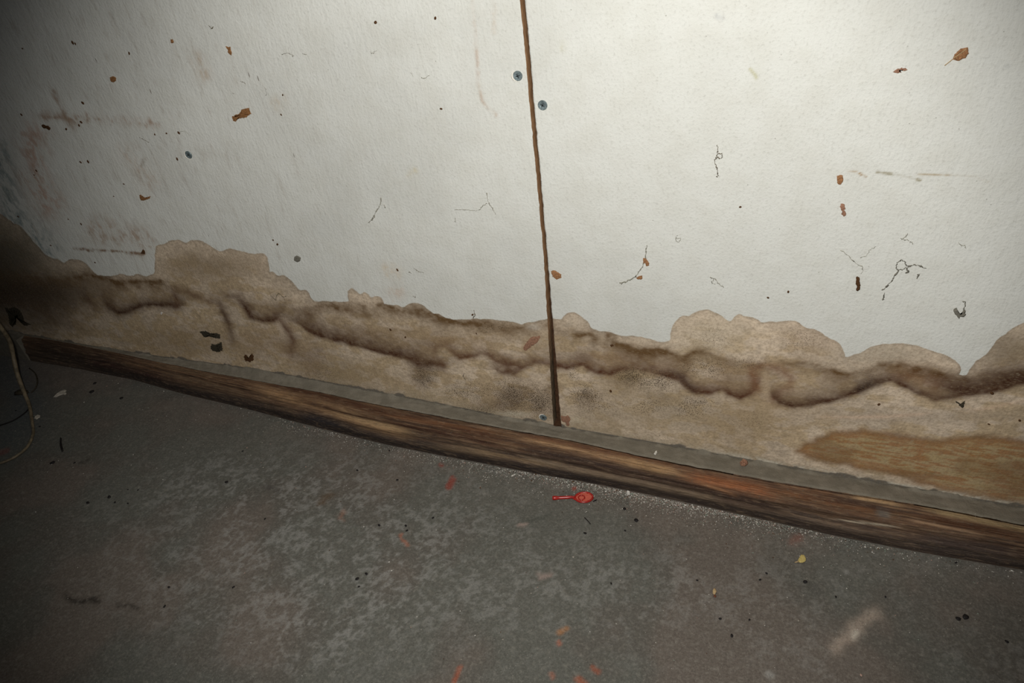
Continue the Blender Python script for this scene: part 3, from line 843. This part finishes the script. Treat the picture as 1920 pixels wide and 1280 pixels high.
flake(s4(1100,420,.427,[(1182,232),(1190,230),(1198,234),(1198,250),(1201,265),(1199,285),(1190,291),(1184,288),(1186,270),(1182,255)]), 'fibre_d', 'dark brown upright frayed cocoon hanging below a thin web on the wall', 'cocoon', thick=.0022, name='cocoon')
flake(s4(1100,420,.427,[(248,150),(258,148),(264,158),(274,168),(274,180),(262,184),(258,172),(248,170)]), 'fibre_o', 'small bright orange-brown fleck caught midway on the curved dusty web')
flake(s4(1100,420,.427,[(218,234),(230,228),(242,226),(246,236),(236,242),(222,240)]), 'fibre_o', 'tiny orange-brown fleck beside the lower end of the curved dusty web')
flake(s4(1100,420,.427,[(1610,372),(1622,367),(1630,380),(1638,392),(1650,390),(1655,376),(1662,376),(1664,394),(1655,405),(1640,402),(1632,412),(1626,400),(1615,392)]), 'grey', 'curled dark grey lint clump on the wall above the right-hand stain lobes', 'lint', thick=.002, name='lint_clump')
flake([(1033,508),(1040,506),(1045,510),(1053,514),(1052,521),(1043,523),(1036,518)], 'fibre_o', 'orange-brown torn fleck just right of the seam above the stains')
flake(s4(960,540,.25,[(85,440),(100,420),(118,395),(140,370),(160,362),(180,366),(205,356),(212,366),(192,405),(160,425),(140,440),(120,455),(106,468),(94,466),(88,455)]), 'fibre_p', 'reddish-brown torn patch inside the stain just left of the seam')
flake(s4(0,0,.25,[(1740,872),(1755,880),(1762,860),(1780,858),(1800,845),(1815,822),(1830,815),(1868,808),(1872,825),(1884,850),(1860,866),(1850,880),(1820,882),(1790,890),(1775,892),(1765,912),(1750,905),(1745,890)]), 'fibre', 'largest ragged brown torn patch on the upper left wall board')
flake(s4(0,0,.25,[(825,578),(840,574),(850,570),(866,578),(872,590),(868,606),(850,618),(832,608),(826,596)]), 'fibre', 'round brown torn dot on the upper left wall')
flake(s4(0,0,.25,[(1690,345),(1710,352),(1728,350),(1730,372),(1738,400),(1736,416),(1722,408),(1708,390),(1714,372)]), 'fibre', 'pointed brown torn sliver above the largest ragged patch on the left board')
flake(s4(0,240,.2344,[(1115,535),(1128,533),(1140,545),(1160,555),(1185,552),(1205,546),(1195,562),(1175,572),(1155,576),(1130,578),(1120,562)]), 'fibre', 'brown fin-shaped torn fleck below the left board screw')
flake(s4(960,540,.25,[(366,955),(390,960),(420,955),(432,970),(440,985),(425,1005),(432,1020),(425,1035),(410,1030),(405,1005),(380,1000),(370,990)]), 'fibre_p', 'brown torn patch at the very bottom of the seam, right side')
flake([(552,481),(557,479),(564,483),(563,489),(557,491),(552,488)], 'grey', 'grey-brown round smudge lump above the stain left of centre', 'lump', thick=.001, name='dirt_lump')
flake([(320,74),(324,74),(326,78),(323,82),(320,79)], 'fibre', 'small brown dot with a faint tail near the top left')
flake(s4(0,0,.25,[(310,938),(325,932),(345,942),(360,944),(378,958),(378,972),(366,974),(350,962),(330,962),(318,952)]), 'fibre_d', 'dark brown double fleck at the far left of the wall')
flake(s4(0,380,.25,[(1500,965),(1540,960),(1570,975),(1620,980),(1650,985),(1650,1015),(1610,1010),(1560,1000),(1530,1005)]), 'mould', 'flat black-green mould patch, upper of two beside the dark drip', 'mould patch', jag=.0006, name='mould_patch')
flake(s4(0,380,.25,[(1590,1060),(1620,1065),(1660,1045),(1668,1080),(1660,1115),(1630,1120),(1590,1105),(1580,1085)]), 'mould', 'square black-green mould patch, lower of two beside the dark drip', 'mould patch', jag=.0006, name='mould_patch')
flake(s4(0,380,.25,[(1830,1150),(1850,1140),(1862,1165),(1880,1150),(1892,1130),(1902,1150),(1900,1180),(1870,1190),(1840,1185)]), 'fibre_d', 'dark brown rotten patch just above the ledge right of the mould patches', 'mould patch', jag=.0006, name='mould_patch')
flake([(1144,646),(1149,645),(1151,648),(1146,650)], 'fibre_d', 'tiny dark brown fleck inside the stain right of the seam')
flake([(264,475),(268,467),(272,470),(272,476)], 'fibre_d', 'dark triangular fleck at the right end of the left horizontal scuff')
flake(s4(0,380,.25,[(1205,818),(1215,815),(1220,825),(1215,840),(1206,838)]), 'white', 'tiny white chip stuck on the brown stain at left', 'chip', name='plaster_chip')
flake(s4(0,560,.25,[(38,66),(75,72),(110,60),(150,85),(165,110),(175,140),(180,175),(230,192),(200,200),(170,190),(150,150),(135,110),(110,130),(120,190),(95,210),(75,190),(65,130)]), 'mould', 'ragged black rotted hole edge at the left foot of the wall', 'mould patch', jag=.0008, name='mould_patch')
flake([(115,654),(119,648),(123,652),(120,657)], 'mould', 'small black rot speck on the ledge edge at far left', 'mould patch', name='mould_patch')
flake([(1852,744+6),(1856,748),(1862,753),(1858,762),(1850,757)] if False else [(1792,752),(1800,756),(1810,752),(1806,764),(1798,760)], 'mould', 'black ragged speck just under the darkest stain line at right', 'mould patch', jag=.0004, name='mould_patch')
# little specks on the boards
specks = [(1478,547),(1440,558),(1388,388),(827,204),(704,42),(816,34),(520,458),(512,450),(128,411),(152,420),(68,320),(64,328),(151,304),(34,406),(152,229),(148,235),(124,242),(290,252),(312,250),(335,249),(332,298),(40,215),(155,193),(242,100),(136,80),(141,82),(42,91),(530,178),(527,215),(745,506),(1145,733),(1860,737),(1648,758),(1854,795),(1912,788),(893,625),(760,632),(732,618),(886,590),(165,303),(178,492),(95,460),(232,345),(213,368)]
proto = None
for k, (a, b) in enumerate(specks):
    if proto is None:
        proto = lump('dirt_speck', (0, 0, 0), .0011, MT['fibre_d'], .45, 3, None, 1.4, .6, 'y'); o = proto
    else:
        o = proto.copy(); COL.objects.link(o)
    o.location = on_wall(a, b, .0003); s = random.uniform(.7, 1.35); o.scale = (s, 1, s * random.uniform(.7, 1.3))
    o.rotation_euler = (0, random.uniform(0, 3), 0)
    tag(o, 'tiny dark brown dirt speck stuck to the wall board', 'speck', 'tiny dirt specks on the wall boards')

# ------------------------------------------------------------------ cobweb threads
def web(lines, label, mat='web', r=.00035, fuzz=True):
    root = None
    pts_all = []
    V = []; Fc = []
    for ln in lines:
        sp = spline([on_wall(a, b, .0004) for a, b in ln], 5)
        sp = [p + rng.normal(size=3) * np.array([.00035, .0002, .00035]) for p in sp]
        rr = [r * (.35 + 1.1 * rng.random() ** 2) for _ in sp]
        o = tube('tmp', sp, rr, None, None, 5)
        me = o.data; base = len(V)
        V += [tuple(q.co) for q in me.vertices]; Fc += [tuple(base + i for i in p.vertices) for p in me.polygons]
        bpy.data.objects.remove(o); bpy.data.meshes.remove(me)
    o = mesh_obj('cobweb_thread', V, Fc, MT[mat], None, True); centre_origin(o)
    tag(o, label, 'cobweb'); return o
web([[(714,370),(712,385),(706,395),(703,403),(698,411),(690,418)], [(720,385),(722,388)], [(703,403),(699,407),(697,413)]], 'dusty grey thread slanting down on the left board, left of two above the stain', 'web', .0005)
web([[(852,393),(870,393),(890,395),(900,392),(905,386),(913,381)], [(853,408),(854,417)]], 'near-horizontal faint thread left of the seam', 'web', .00028)
web([[(912,361),(914,372),(918,384),(923,390),(928,401)]], 'short steep thread at the right end of the near-horizontal one, left of the seam', 'web', .0004)
web([[(1344,271),(1346,280),(1345,288),(1342,297),(1341,306),(1345,318),(1346,326),(1345,333)], [(1345,289),(1352,288),(1354,294),(1349,298),(1346,293)], [(1342,295),(1342,299)]], 'dark upright thread with a small loop on the right board', 'webd', .00042)
web([[(1213,460),(1211,475),(1209,488),(1204,500),(1196,513),(1188,521),(1178,526),(1164,532)], [(1184,523),(1176,527),(1163,531)]], 'long curved dusty web with two orange flecks right of the seam', 'web', .00055)
web([[(1588,478),(1600,489),(1609,497),(1617,503),(1614,514)], [(1576,470),(1588,478)]], 'thin slanting web thread running down to the dark cocoon', 'web', .0003)
web([[(1642,463),(1634,466),(1626,477),(1612,484)]], 'short faint thread rising right above the dark cocoon', 'web', .00022)
web([[(1700,438),(1697,445),(1690,448),(1700,450),(1707,453),(1713,457)]], 'hooked thin thread above the branching web at right', 'web', .00034)
web([[(1735,501),(1722,498),(1710,497),(1702,499),(1695,490),(1688,488),(1682,494),(1681,503),(1690,506),(1700,502),(1710,498)], [(1685,506),(1678,517),(1670,530),(1662,537),(1654,544)], [(1659,550),(1657,556),(1655,563)], [(1722,514),(1720,522)], [(1700,502),(1704,510),(1697,511)]], 'largest branching dusty web with a looped head on the right board', 'grey', .0006)
web([[(1796,455),(1804,460),(1809,460),(1811,464)]], 'tiny faint thread at the far right of the wall, right of the hooked one', 'web', .0003)
web([[(1805,565),(1810,567),(1808,574),(1806,580)]], 'tiny thread standing above the curled grey lint clump', 'grey', .0004)
web([[(776,503),(783,508),(794,511)], [(767,510),(771,512)]], 'short thin thread just above the stain between seam and centre left', 'webd', .0003)
web([[(529,102),(538,99),(546,102),(551,104)], [(568,102),(575,102)]], 'thin arched thread near the top of the left board', 'webd', .00026)
web([[(693,98),(700,100),(706,94)]], 'small hooked thread near the top, middle of the left board', 'web', .00022)
web([[(770,136),(775,144)], [(790,146),(796,147),(804,143)]], 'pair of tiny grey ticks near the top left of the seam', 'web', .00026)
web([[(1266,442),(1270,454),(1276,447),(1267,446),(1270,440)]], 'tiny star-shaped scribble of thread right of the seam', 'web', .00018)
web([[(1332,520),(1338,523),(1334,530),(1340,532)], [(1340,523),(1348,532),(1356,539)]], 'small olive tuft of thread above the big stain lobe', 'web', .0004)
web([[(889,582),(890,590),(888,597)]], 'short dark upright thread touching the stain edge left of the seam', 'webd', .0005)
web([[(507,553),(513,558),(517,563),(519,553),(524,550),(530,556),(537,555)]], 'dark zigzag thread lying on the pale left stain lobe', 'webd', .00042)
web([[(392,48),(396,53),(401,50)]], 'tiny dark curl of thread at the top left', 'webd', .0004)
web([[(450,152),(456,154),(461,158)], [(436,174),(440,176)]], 'thin short thread above the largest brown torn patch', 'webd', .00025)
web([[(496,164),(499,172),(498,180)]], 'short faint upright thread right of the largest brown torn patch', 'webd', .00025)
web([[(774,554),(778,558),(779,554)]], 'tiny hooked thread above the small pale stain bump', 'webd', .00028)
web([[(262,258),(270,262),(279,267)]], 'reddish thin scratch thread above the left screw', 'webd', .0003)
web([[(336,247),(348,247),(356,254)]], 'faint curved hair just above the left screw', 'web', .0002)
web([[(870,700),(869,706),(873,712)]], 'dark curved hair on the mottled stain left of the seam', 'webd', .00045)

# ------------------------------------------------------------------ screws
def screw_mat():
    t = NT('zinc_screw', .55, .5); v = t.coord()
    t.b.inputs['Metallic'].default_value = .45
    n = t.noise(v, 700, 3)
    t.color(t.mix(t.rng(n, .35, .65), tuple(lin((104,116,116))), tuple(lin((138,150,150)))))
    t.bump(n, .3, .0004); return t.m
MAT_SCREW = screw_mat(); MAT_RIM = simple_mat('torn_paper_rim', (232,226,212), .95, .1, .08); MAT_RECESS = simple_mat('dark_screw_recess', (52,58,58), .8, .2)
def screw(u, v, label, r=.0040, arc=None, rot=.3, dirty=False):
    c = on_wall(u, v)
    root = empty('screw', c); tag(root, label, 'screw', None)
    V = []; Fc = []; n = 28
    prof = [(1.0, .0000), (1.0, -.0006), (.93, -.0010), (.5, -.0008), (.34, -.0006)]
    for rr, y in prof:
        for k in range(n):
            a = 2 * math.pi * k / n
            V.append(c + np.array([math.cos(a) * rr * r, y, math.sin(a) * rr * r]))
    for i in range(len(prof) - 1):
        for k in range(n):
            k2 = (k + 1) % n
            Fc.append((i * n + k, i * n + k2, (i + 1) * n + k2, (i + 1) * n + k))
    Fc.append(tuple((len(prof) - 1) * n + k for k in range(n)))
    mesh_obj('screw_head', V, Fc, MAT_SCREW, root, False)
    # cross recess
    V = []; Fc = []
    for q in range(2):
        a = rot + q * math.pi / 2; d = np.array([math.cos(a), 0, math.sin(a)]); e = np.array([-math.sin(a), 0, math.cos(a)])
        b = len(V); L, w = r * .42, r * .09
        for s1, s2 in ((-1, -1), (1, -1), (1, 1), (-1, 1)): V.append(c + d * L * s1 + e * w * s2 + np.array([0, -.00105, 0]))
        for s1, s2 in ((-1, -1), (1, -1), (1, 1), (-1, 1)): V.append(c + d * L * s1 + e * w * s2 + np.array([0, -.0006, 0]))
        Fc += [(b, b + 1, b + 2, b + 3), (b, b + 4, b + 5, b + 1), (b + 1, b + 5, b + 6, b + 2), (b + 2, b + 6, b + 7, b + 3), (b + 3, b + 7, b + 4, b)]
    mesh_obj('cross_recess', V, Fc, MAT_RECESS, root)
    if arc:
        a0, a1, off = arc
        pts = [c + np.array([math.cos(a) * (r * 1.18), -.0004, math.sin(a) * (r * 1.12)]) for a in np.linspace(a0, a1, 14)]
        rad = [off * (.25 + math.sin(math.pi * i / 13)) for i in range(14)]
        tube('torn_paper_rim', pts, rad, MAT_RIM, root, 6)
    return root
screw(971, 142, 'grey screw with a white torn paper rim, upper left of the seam', .0040, (2.2, 4.6, .00085), .3)
screw(1017.5, 197, 'clean grey screw head just right of the seam', .0041, None, 1.1)
screw(354, 290, 'dark grey screw on the left board, far from the seam', .0042, (2.4, 4.9, .0007), .6)
screw(1019, 782, 'bluish dirty screw at the foot of the seam just above the ledge', .0042, (1.4, 3.9, .0006), .9)

# ------------------------------------------------------------------ red toy racket
def plastic():
    t = NT('glossy_red_plastic', .28, .5); v = t.coord(); n = t.noise(v, 300, 2)
    t.color(t.mix(t.rng(n, .3, .7), tuple(lin((152,32,26))), tuple(lin((172,42,34))))); t.bump(n, .1, .0003)
    return t.m
MAT_RED = plastic()
A = on_level(1036, 936, .0); B = on_level(1096, 933, .0); TIP = on_level(1113, 932, .0); HN = on_level(1077, 935.5, 0)
HT = on_level(1096, 923, 0); HB = on_level(1096, 944, 0)
d = TIP - A; d[2] = 0; d /= np.linalg.norm(d); e = np.array([-d[1], d[0], 0])
Lh = np.linalg.norm(TIP - HN) / 2; Wh = abs((HT - HB) @ e) / 2
hc = (TIP + HN) / 2; hc[2] = 0
rk = empty('toy_racket', tuple(hc)); tag(rk, 'small red plastic toy racket lying on the concrete beside the timber', 'toy')
z0 = .0016
ring = [hc + d * math.cos(a) * (Lh - .0010) + e * math.sin(a) * (Wh - .0010) + np.array([0, 0, z0]) for a in np.linspace(0, 2 * math.pi, 41)]
tube('head_frame', ring, .0011, MAT_RED, rk, 8)
V = []; Fc = []
for lay, zz in enumerate((.0006, .0013)):
    V.append(hc + np.array([0, 0, zz]))
    for k in range(36):
        a = 2 * math.pi * k / 36
        V.append(hc + d * math.cos(a) * (Lh - .001) + e * math.sin(a) * (Wh - .001) + np.array([0, 0, zz]))
for k in range(36):
    k2 = (k + 1) % 36
    Fc += [(0, 1 + k2, 1 + k), (37, 38 + k, 38 + k2)]
V2 = []; F2 = []
def bar(p, q_, w, h):
    b = len(V2); dd = q_ - p; dd /= np.linalg.norm(dd); s = np.cross(dd, [0, 0, 1]) * w
    for pt in (p, q_):
        V2.extend([pt - s, pt + s, pt + s + np.array([0, 0, h]), pt - s + np.array([0, 0, h])])
    F2.extend([(b, b + 1, b + 2, b + 3), (b + 4, b + 7, b + 6, b + 5), (b, b + 4, b + 5, b + 1), (b + 1, b + 5, b + 6, b + 2), (b + 2, b + 6, b + 7, b + 3), (b + 3, b + 7, b + 4, b)])
nbar = 9
for k in range(1, nbar):
    s = -1 + 2 * k / nbar
    hw = math.sqrt(max(0, 1 - s * s))
    bar(hc + d * s * Lh * .9 - e * hw * Wh * .9 + np.array([0, 0, .0012]), hc + d * s * Lh * .9 + e * hw * Wh * .9 + np.array([0, 0, .0012]), .00024, .0009)
    bar(hc + e * s * Wh * .9 - d * hw * Lh * .9 + np.array([0, 0, .0012]), hc + e * s * Wh * .9 + d * hw * Lh * .9 + np.array([0, 0, .0012]), .00022, .0009)
mesh_obj('head_plate', V, Fc, MAT_RED, rk)
MAT_PINK = simple_mat('worn_red_string_ridges', (224,120,96), .4, .5, .1)
mesh_obj('string_grid', V2, F2, MAT_PINK, rk)
oval = [hc - d * Lh * .25 - e * Wh * .1 + d * math.cos(a) * Lh * .32 + e * math.sin(a) * Wh * .42 + np.array([0, 0, .0021]) for a in np.linspace(0, 2 * math.pi, 25)]
tube('oval_rib', oval, .0007, MAT_RED, rk, 6)
hp = [A + d * s * np.linalg.norm(HN - A) for s in np.linspace(0, 1.06, 14)]
hp = [np.array([p[0], p[1], .0022]) for p in hp]
hr = [.0022, .0025, .0024, .0019, .0018, .0018, .0018, .0018, .0018, .0018, .0017, .0015, .0012, .0011]
tube('handle', hp, hr, MAT_RED, rk, 10)
th = HN + d * .002; 
for sg in (-1, 1):
    tube('throat_strut', spline([HN - d * .0015 + e * sg * .0004 + np.array([0, 0, .0018]), HN + d * .0015 + e * sg * .0022 + np.array([0, 0, .0017]), HN + d * .005 + e * sg * (Wh * .62) + np.array([0, 0, .0016])], 4), .0009, MAT_RED, rk, 6)

# ------------------------------------------------------------------ yellow leaf and other litter
def litter(pts, mat, label, cat, name, z=.0004, thick=.0010, jag=.0001, level=0.0):
    o = slab(name, [on_level(a, b, level + z) for a, b in pts], (0, 0, 1), thick, MT[mat], jag=jag, curl=.6)
    centre_origin(o); tag(o, label, cat); return o
yl = empty('dry_leaf', tuple(on_level(1502, 1048))); tag(yl, 'small yellow dry leaf lying on the floor in front of the timber', 'leaf')
s24 = [(1470 + a / 24, 1020 + b / 24) for a, b in [(600,790),(640,690),(700,590),(740,510),(790,465),(820,500),(850,475),(905,500),(950,580),(980,650),(975,740),(930,790),(850,825),(740,835),(660,810)]]
slab('leaf_blade', [on_level(a, b, .0012) for a, b in s24], (0, 0, 1), .0007, MT['leafy'], yl, .00006, .4)
tube('leaf_stalk', [on_level(1490, 1054, .0012), on_level(1494, 1053, .0014), on_level(1498, 1052, .0016)], [.0004, .0006, .0007], MT['seed'], yl)
sd_ = empty('seed_husk', tuple(on_level(1340, 1111))); tag(sd_, 'small tan seed husk with a brown tip standing alone on the floor', 'seed')
lump('husk_body', on_level(1339.5, 1108, .0012), .0018, MT['seed'], .55, 5, sd_, 2.2, math.radians(95))
lump('husk_tip', on_level(1340.5, 1117, .0010), .0012, MT['seedb'], .6, 6, sd_, 1.5, math.radians(95))
litter(s4(0,560,.25,[(402,738),(425,712),(455,692),(490,682),(500,690),(488,700),(500,708),(490,722),(470,718),(445,726),(420,738)]), 'pale', 'pale ragged plaster chip on the floor near the left end of the timber', 'chip', 'plaster_chip')
litter(s4(0,560,.25,[(258,898),(262,882),(285,870),(302,874),(300,888),(275,905)]), 'pale', 'small pale chip on the floor just right of the cable', 'chip', 'plaster_chip')
litter([(1226,851),(1229,846),(1232,845),(1232,849),(1229,853)], 'white', 'bright white chip on the mortar ledge right of the seam', 'chip', 'plaster_chip', level=H + .001)
litter([(1174,924),(1178,922),(1182,924),(1181,928),(1176,928)], 'white', 'white chip at the foot of the timber right of the red toy', 'chip', 'plaster_chip', thick=.0025)
litter([(1387,868),(1392,864),(1400,865),(1402,870),(1396,874),(1389,873)], 'fibre_p', 'reddish brown crumb on the mortar ledge right of the white chip', 'crumb', 'brick_crumb', level=H + .001, thick=.003)
o = lump('paint_drop', (0, 0, 0), .0022, MT['pale'], .5, 9, None, 1.2); 
pt = on_level(1453, 932, .027); o.location = pt; tag(o, 'round pale paint blob on the brown timber at right', 'paint drop')
tk = tube('twig', spline([on_level(1096, 970, .001), on_level(1102, 976, .0016), on_level(1107, 982, .001)]), .0005, MT['black']); centre_origin(tk); tag(tk, 'thin dark twig on the floor right of and below the red toy', 'twig')
tk = tube('twig', spline([on_level(114, 821, .0012), on_level(114, 832, .0014), on_level(117, 845, .0012)]), [.001] * 6 + [.0013] * 7, MT['black']); centre_origin(tk); tag(tk, 'thick dark stick-like twig on the floor right of the cable', 'twig')
tk = tube('twig', spline([on_level(1112, 940, .0012), on_level(1116, 938, .0014), on_level(1119, 936.5, .0012)]), [.0005] * 4 + [.0009] * 5 + [.0005] * 4, MT['black']); centre_origin(tk); tag(tk, 'black seed sliver touching the head of the red toy', 'seed')

big = [(1510,1091,3.0,'largest black dropping on the floor below the yellow leaf'),(1810,1157,4.0,'larger of the two black droppings side by side at lower right'),(1796,1160,3.2,'smaller of the two black droppings side by side at lower right'),
 (1193,976,3.4,'dark brown oval crumb on the floor right of the dark twig'),(1171,954,2.8,'blurry brown crumb on the floor above the dark brown oval one'),(228,747,2.4,'black crumb on the floor near the foot of the timber at left'),
 (173,735,3.2,'dark crumb right of the pale ragged chip at left'),(99,868,3.0,'dark crumb below the thick stick-like twig at left'),(670,1085,2.8,'black crumb in the middle of the worn pale floor area'),(425,904,2.6,'single black crumb on the floor left of the worn pale area'),
 (205,932,2.6,'dark crumb in the dim floor at left, highest of its row'),(165,943,2.4,'dark crumb in the dim floor at left, end of its row'),(668,991,0,''),(178,719,2.4,'dark crumb close against the timber foot at left')]
for a, b, r, lab in big:
    if not r: continue
    p = on_level(a, b); s = np.linalg.norm(p - CAM) / F
    o = lump('dark_crumb', (0, 0, 0), r * s, MT['black'], .45, int(a), None, 1.25, random.uniform(0, 3)); o.location = (p[0], p[1], r * s * .4)
    tag(o, lab, 'crumb')
small = [(1350,1160),(1405,1162),(1437,1075),(1307,1088),(1372,1192),(1567,1119),(1660,1119),(711,985),(812,971),(673,1100),(309,1137),(438,1101),(1172,995),(687,1076),(761,986),(763,995),(497,973),(240,918),(259,919),(317,1101),(240,944),(1097,1000),(1425,1087),(1792,1055),(1146,1094),(1887,1203),(730,845),(745,900),(670,882),(216,942),(455,846),(140,868),(75,800),(30,770)]
proto = None
for a, b in small:
    if proto is None:
        proto = lump('dirt_crumb', (0, 0, 0), .0012, MT['black'], .5, 77, None, 1.4); o = proto
    else:
        o = proto.copy(); COL.objects.link(o)
    p = on_level(a, b); s = random.uniform(.7, 1.1)
    o.location = (p[0], p[1], .0007 * s); o.scale = (s, s, s); o.rotation_euler = (0, 0, random.uniform(0, 3))
    tag(o, 'tiny black crumb lying on the concrete floor', 'crumb', 'tiny black crumbs scattered over the floor')

# ------------------------------------------------------------------ spilled plaster grains along the timber foot (uncountable)
def grain_mesh(n, gen, size, name, mats, label, cat):
    V = []; Fc = []; MI = []
    octv = np.array([(1,0,0),(-1,0,0),(0,1,0),(0,-1,0),(0,0,1),(0,0,-1)], float)
    of = [(0,2,4),(2,1,4),(1,3,4),(3,0,4),(2,0,5),(1,2,5),(3,1,5),(0,3,5)]
    for k in range(n):
        x, y = gen()
        s = size * math.exp(random.gauss(0, .38)); a = random.uniform(0, 6.3); ca, sa = math.cos(a), math.sin(a)
        q_ = octv * (1 + rng.uniform(-.35, .35, (6, 3))) * s * np.array([1, .8, .6])
        q_ = np.stack([q_[:, 0] * ca - q_[:, 1] * sa, q_[:, 0] * sa + q_[:, 1] * ca, q_[:, 2]], 1) + np.array([x, y, s * .5])
        b = len(V); V += list(q_); Fc += [tuple(b + i for i in f) for f in of]
        mi = random.choices(range(len(mats)), (5, 4, 2, 2, 2))[0]; MI += [mi] * 8
    o = mesh_obj(name, V, Fc); 
    for m in mats: o.data.materials.append(m)
    o.data.polygons.foreach_set('material_index', MI)
    tag(o, label, cat, kind='stuff'); return o
gm = [MT['white'], MT['pale'], simple_mat('greenish_grain', (134,144,128), .8, .3, .1), simple_mat('pinkish_grain', (170,140,124), .8, .3, .1), MT['fibre_d']]
foot_x = bx; foot_y = np.abs(by)
def gen_foot():
    if random.random() < .12:
        return random.uniform(-.75, .6), -abs(random.expovariate(1 / .12)) - .05
    while True:
        r = random.random()
        if r < .72: uu_ = random.gauss(1230, 190)
        elif r < .9: uu_ = random.uniform(520, 1150)
        else: uu_ = random.uniform(180, 1900)
        if not 150 < uu_ < 2000: continue
        p = on_level(uu_, np.interp(uu_, [q[0] for q in BOT], [q[1] for q in BOT]))
        dd = abs(random.expovariate(1 / (.0065 if r < .72 else .007)))
        return p[0] + random.gauss(0, .003), -abs(p[1]) - .0015 - dd
grain_mesh(6200, gen_foot, .00042, 'plaster_grains', gm, 'spilled white and grey plaster grains along the timber foot, thinning out over the concrete', 'grains')
# ------------------------------------------------------------------ cable at left
def cable_mat():
    t = NT('yellowed_cable_sheath', .55, .35); v = t.coord(); n = t.noise(v, 120, 3)
    t.color(t.mix(t.rng(n, .35, .65), tuple(lin((96,86,68))), tuple(lin((132,118,94))))); t.bump(n, .2, .0006); return t.m
MAT_CABLE = cable_mat()
cp = [(-25,580,.135),(0,612,.11),(18,640,.08),(25,668,.055),(32,700,.035),(45,735,.016),(55,760,.006),(60,790,.0035),(62,812,.0032),(52,836,.0032),(30,855,.0032),(0,868,.0032),(-40,876,.0032)]
pts = [on_level(a, b, z) for a, b, z in cp]
pts = [np.array([max(p[0], XL + .006), p[1], p[2]]) for p in pts]
spc = spline(pts, 8)
cb = tube('cable', spc, [float(np.interp(i / len(spc), [0, .35, .6, 1], [.0030, .0030, .0019, .0016])) for i in range(len(spc))], MAT_CABLE, None, 10); centre_origin(cb)
tag(cb, 'yellowed thin cable hanging at the left edge and curling onto the floor', 'cable')
pts = [on_level(a, b, .0014) for a, b in [(55,765),(45,775),(25,788),(0,797),(-30,804)]]
cb = tube('wire', spline(pts, 6), .0009, MT['black'], None, 6); centre_origin(cb)
tag(cb, 'thin dark wire on the floor crossing under the cable at left', 'wire')
o = lump('lint_clump', (0, 0, 0), .006, MT['mould'], .5, 33, None, 1.8, .3); p = on_level(42, 738); o.location = (p[0], p[1], .003)
tag(o, 'dark lint clump on the floor under the cable', 'lint')
pts = [on_level(a, b, z) for a, b, z in [(55,690,.002),(66,700,.006),(70,715,.006),(66,728,.004),(58,736,.002)]]
o = tube('cobweb_thread', spline(pts, 6), .0009, MT['mould'], None, 6); centre_origin(o)
tag(o, 'dark curved thread on the floor at the left end of the timber', 'cobweb')

bpy.context.view_layer.update()
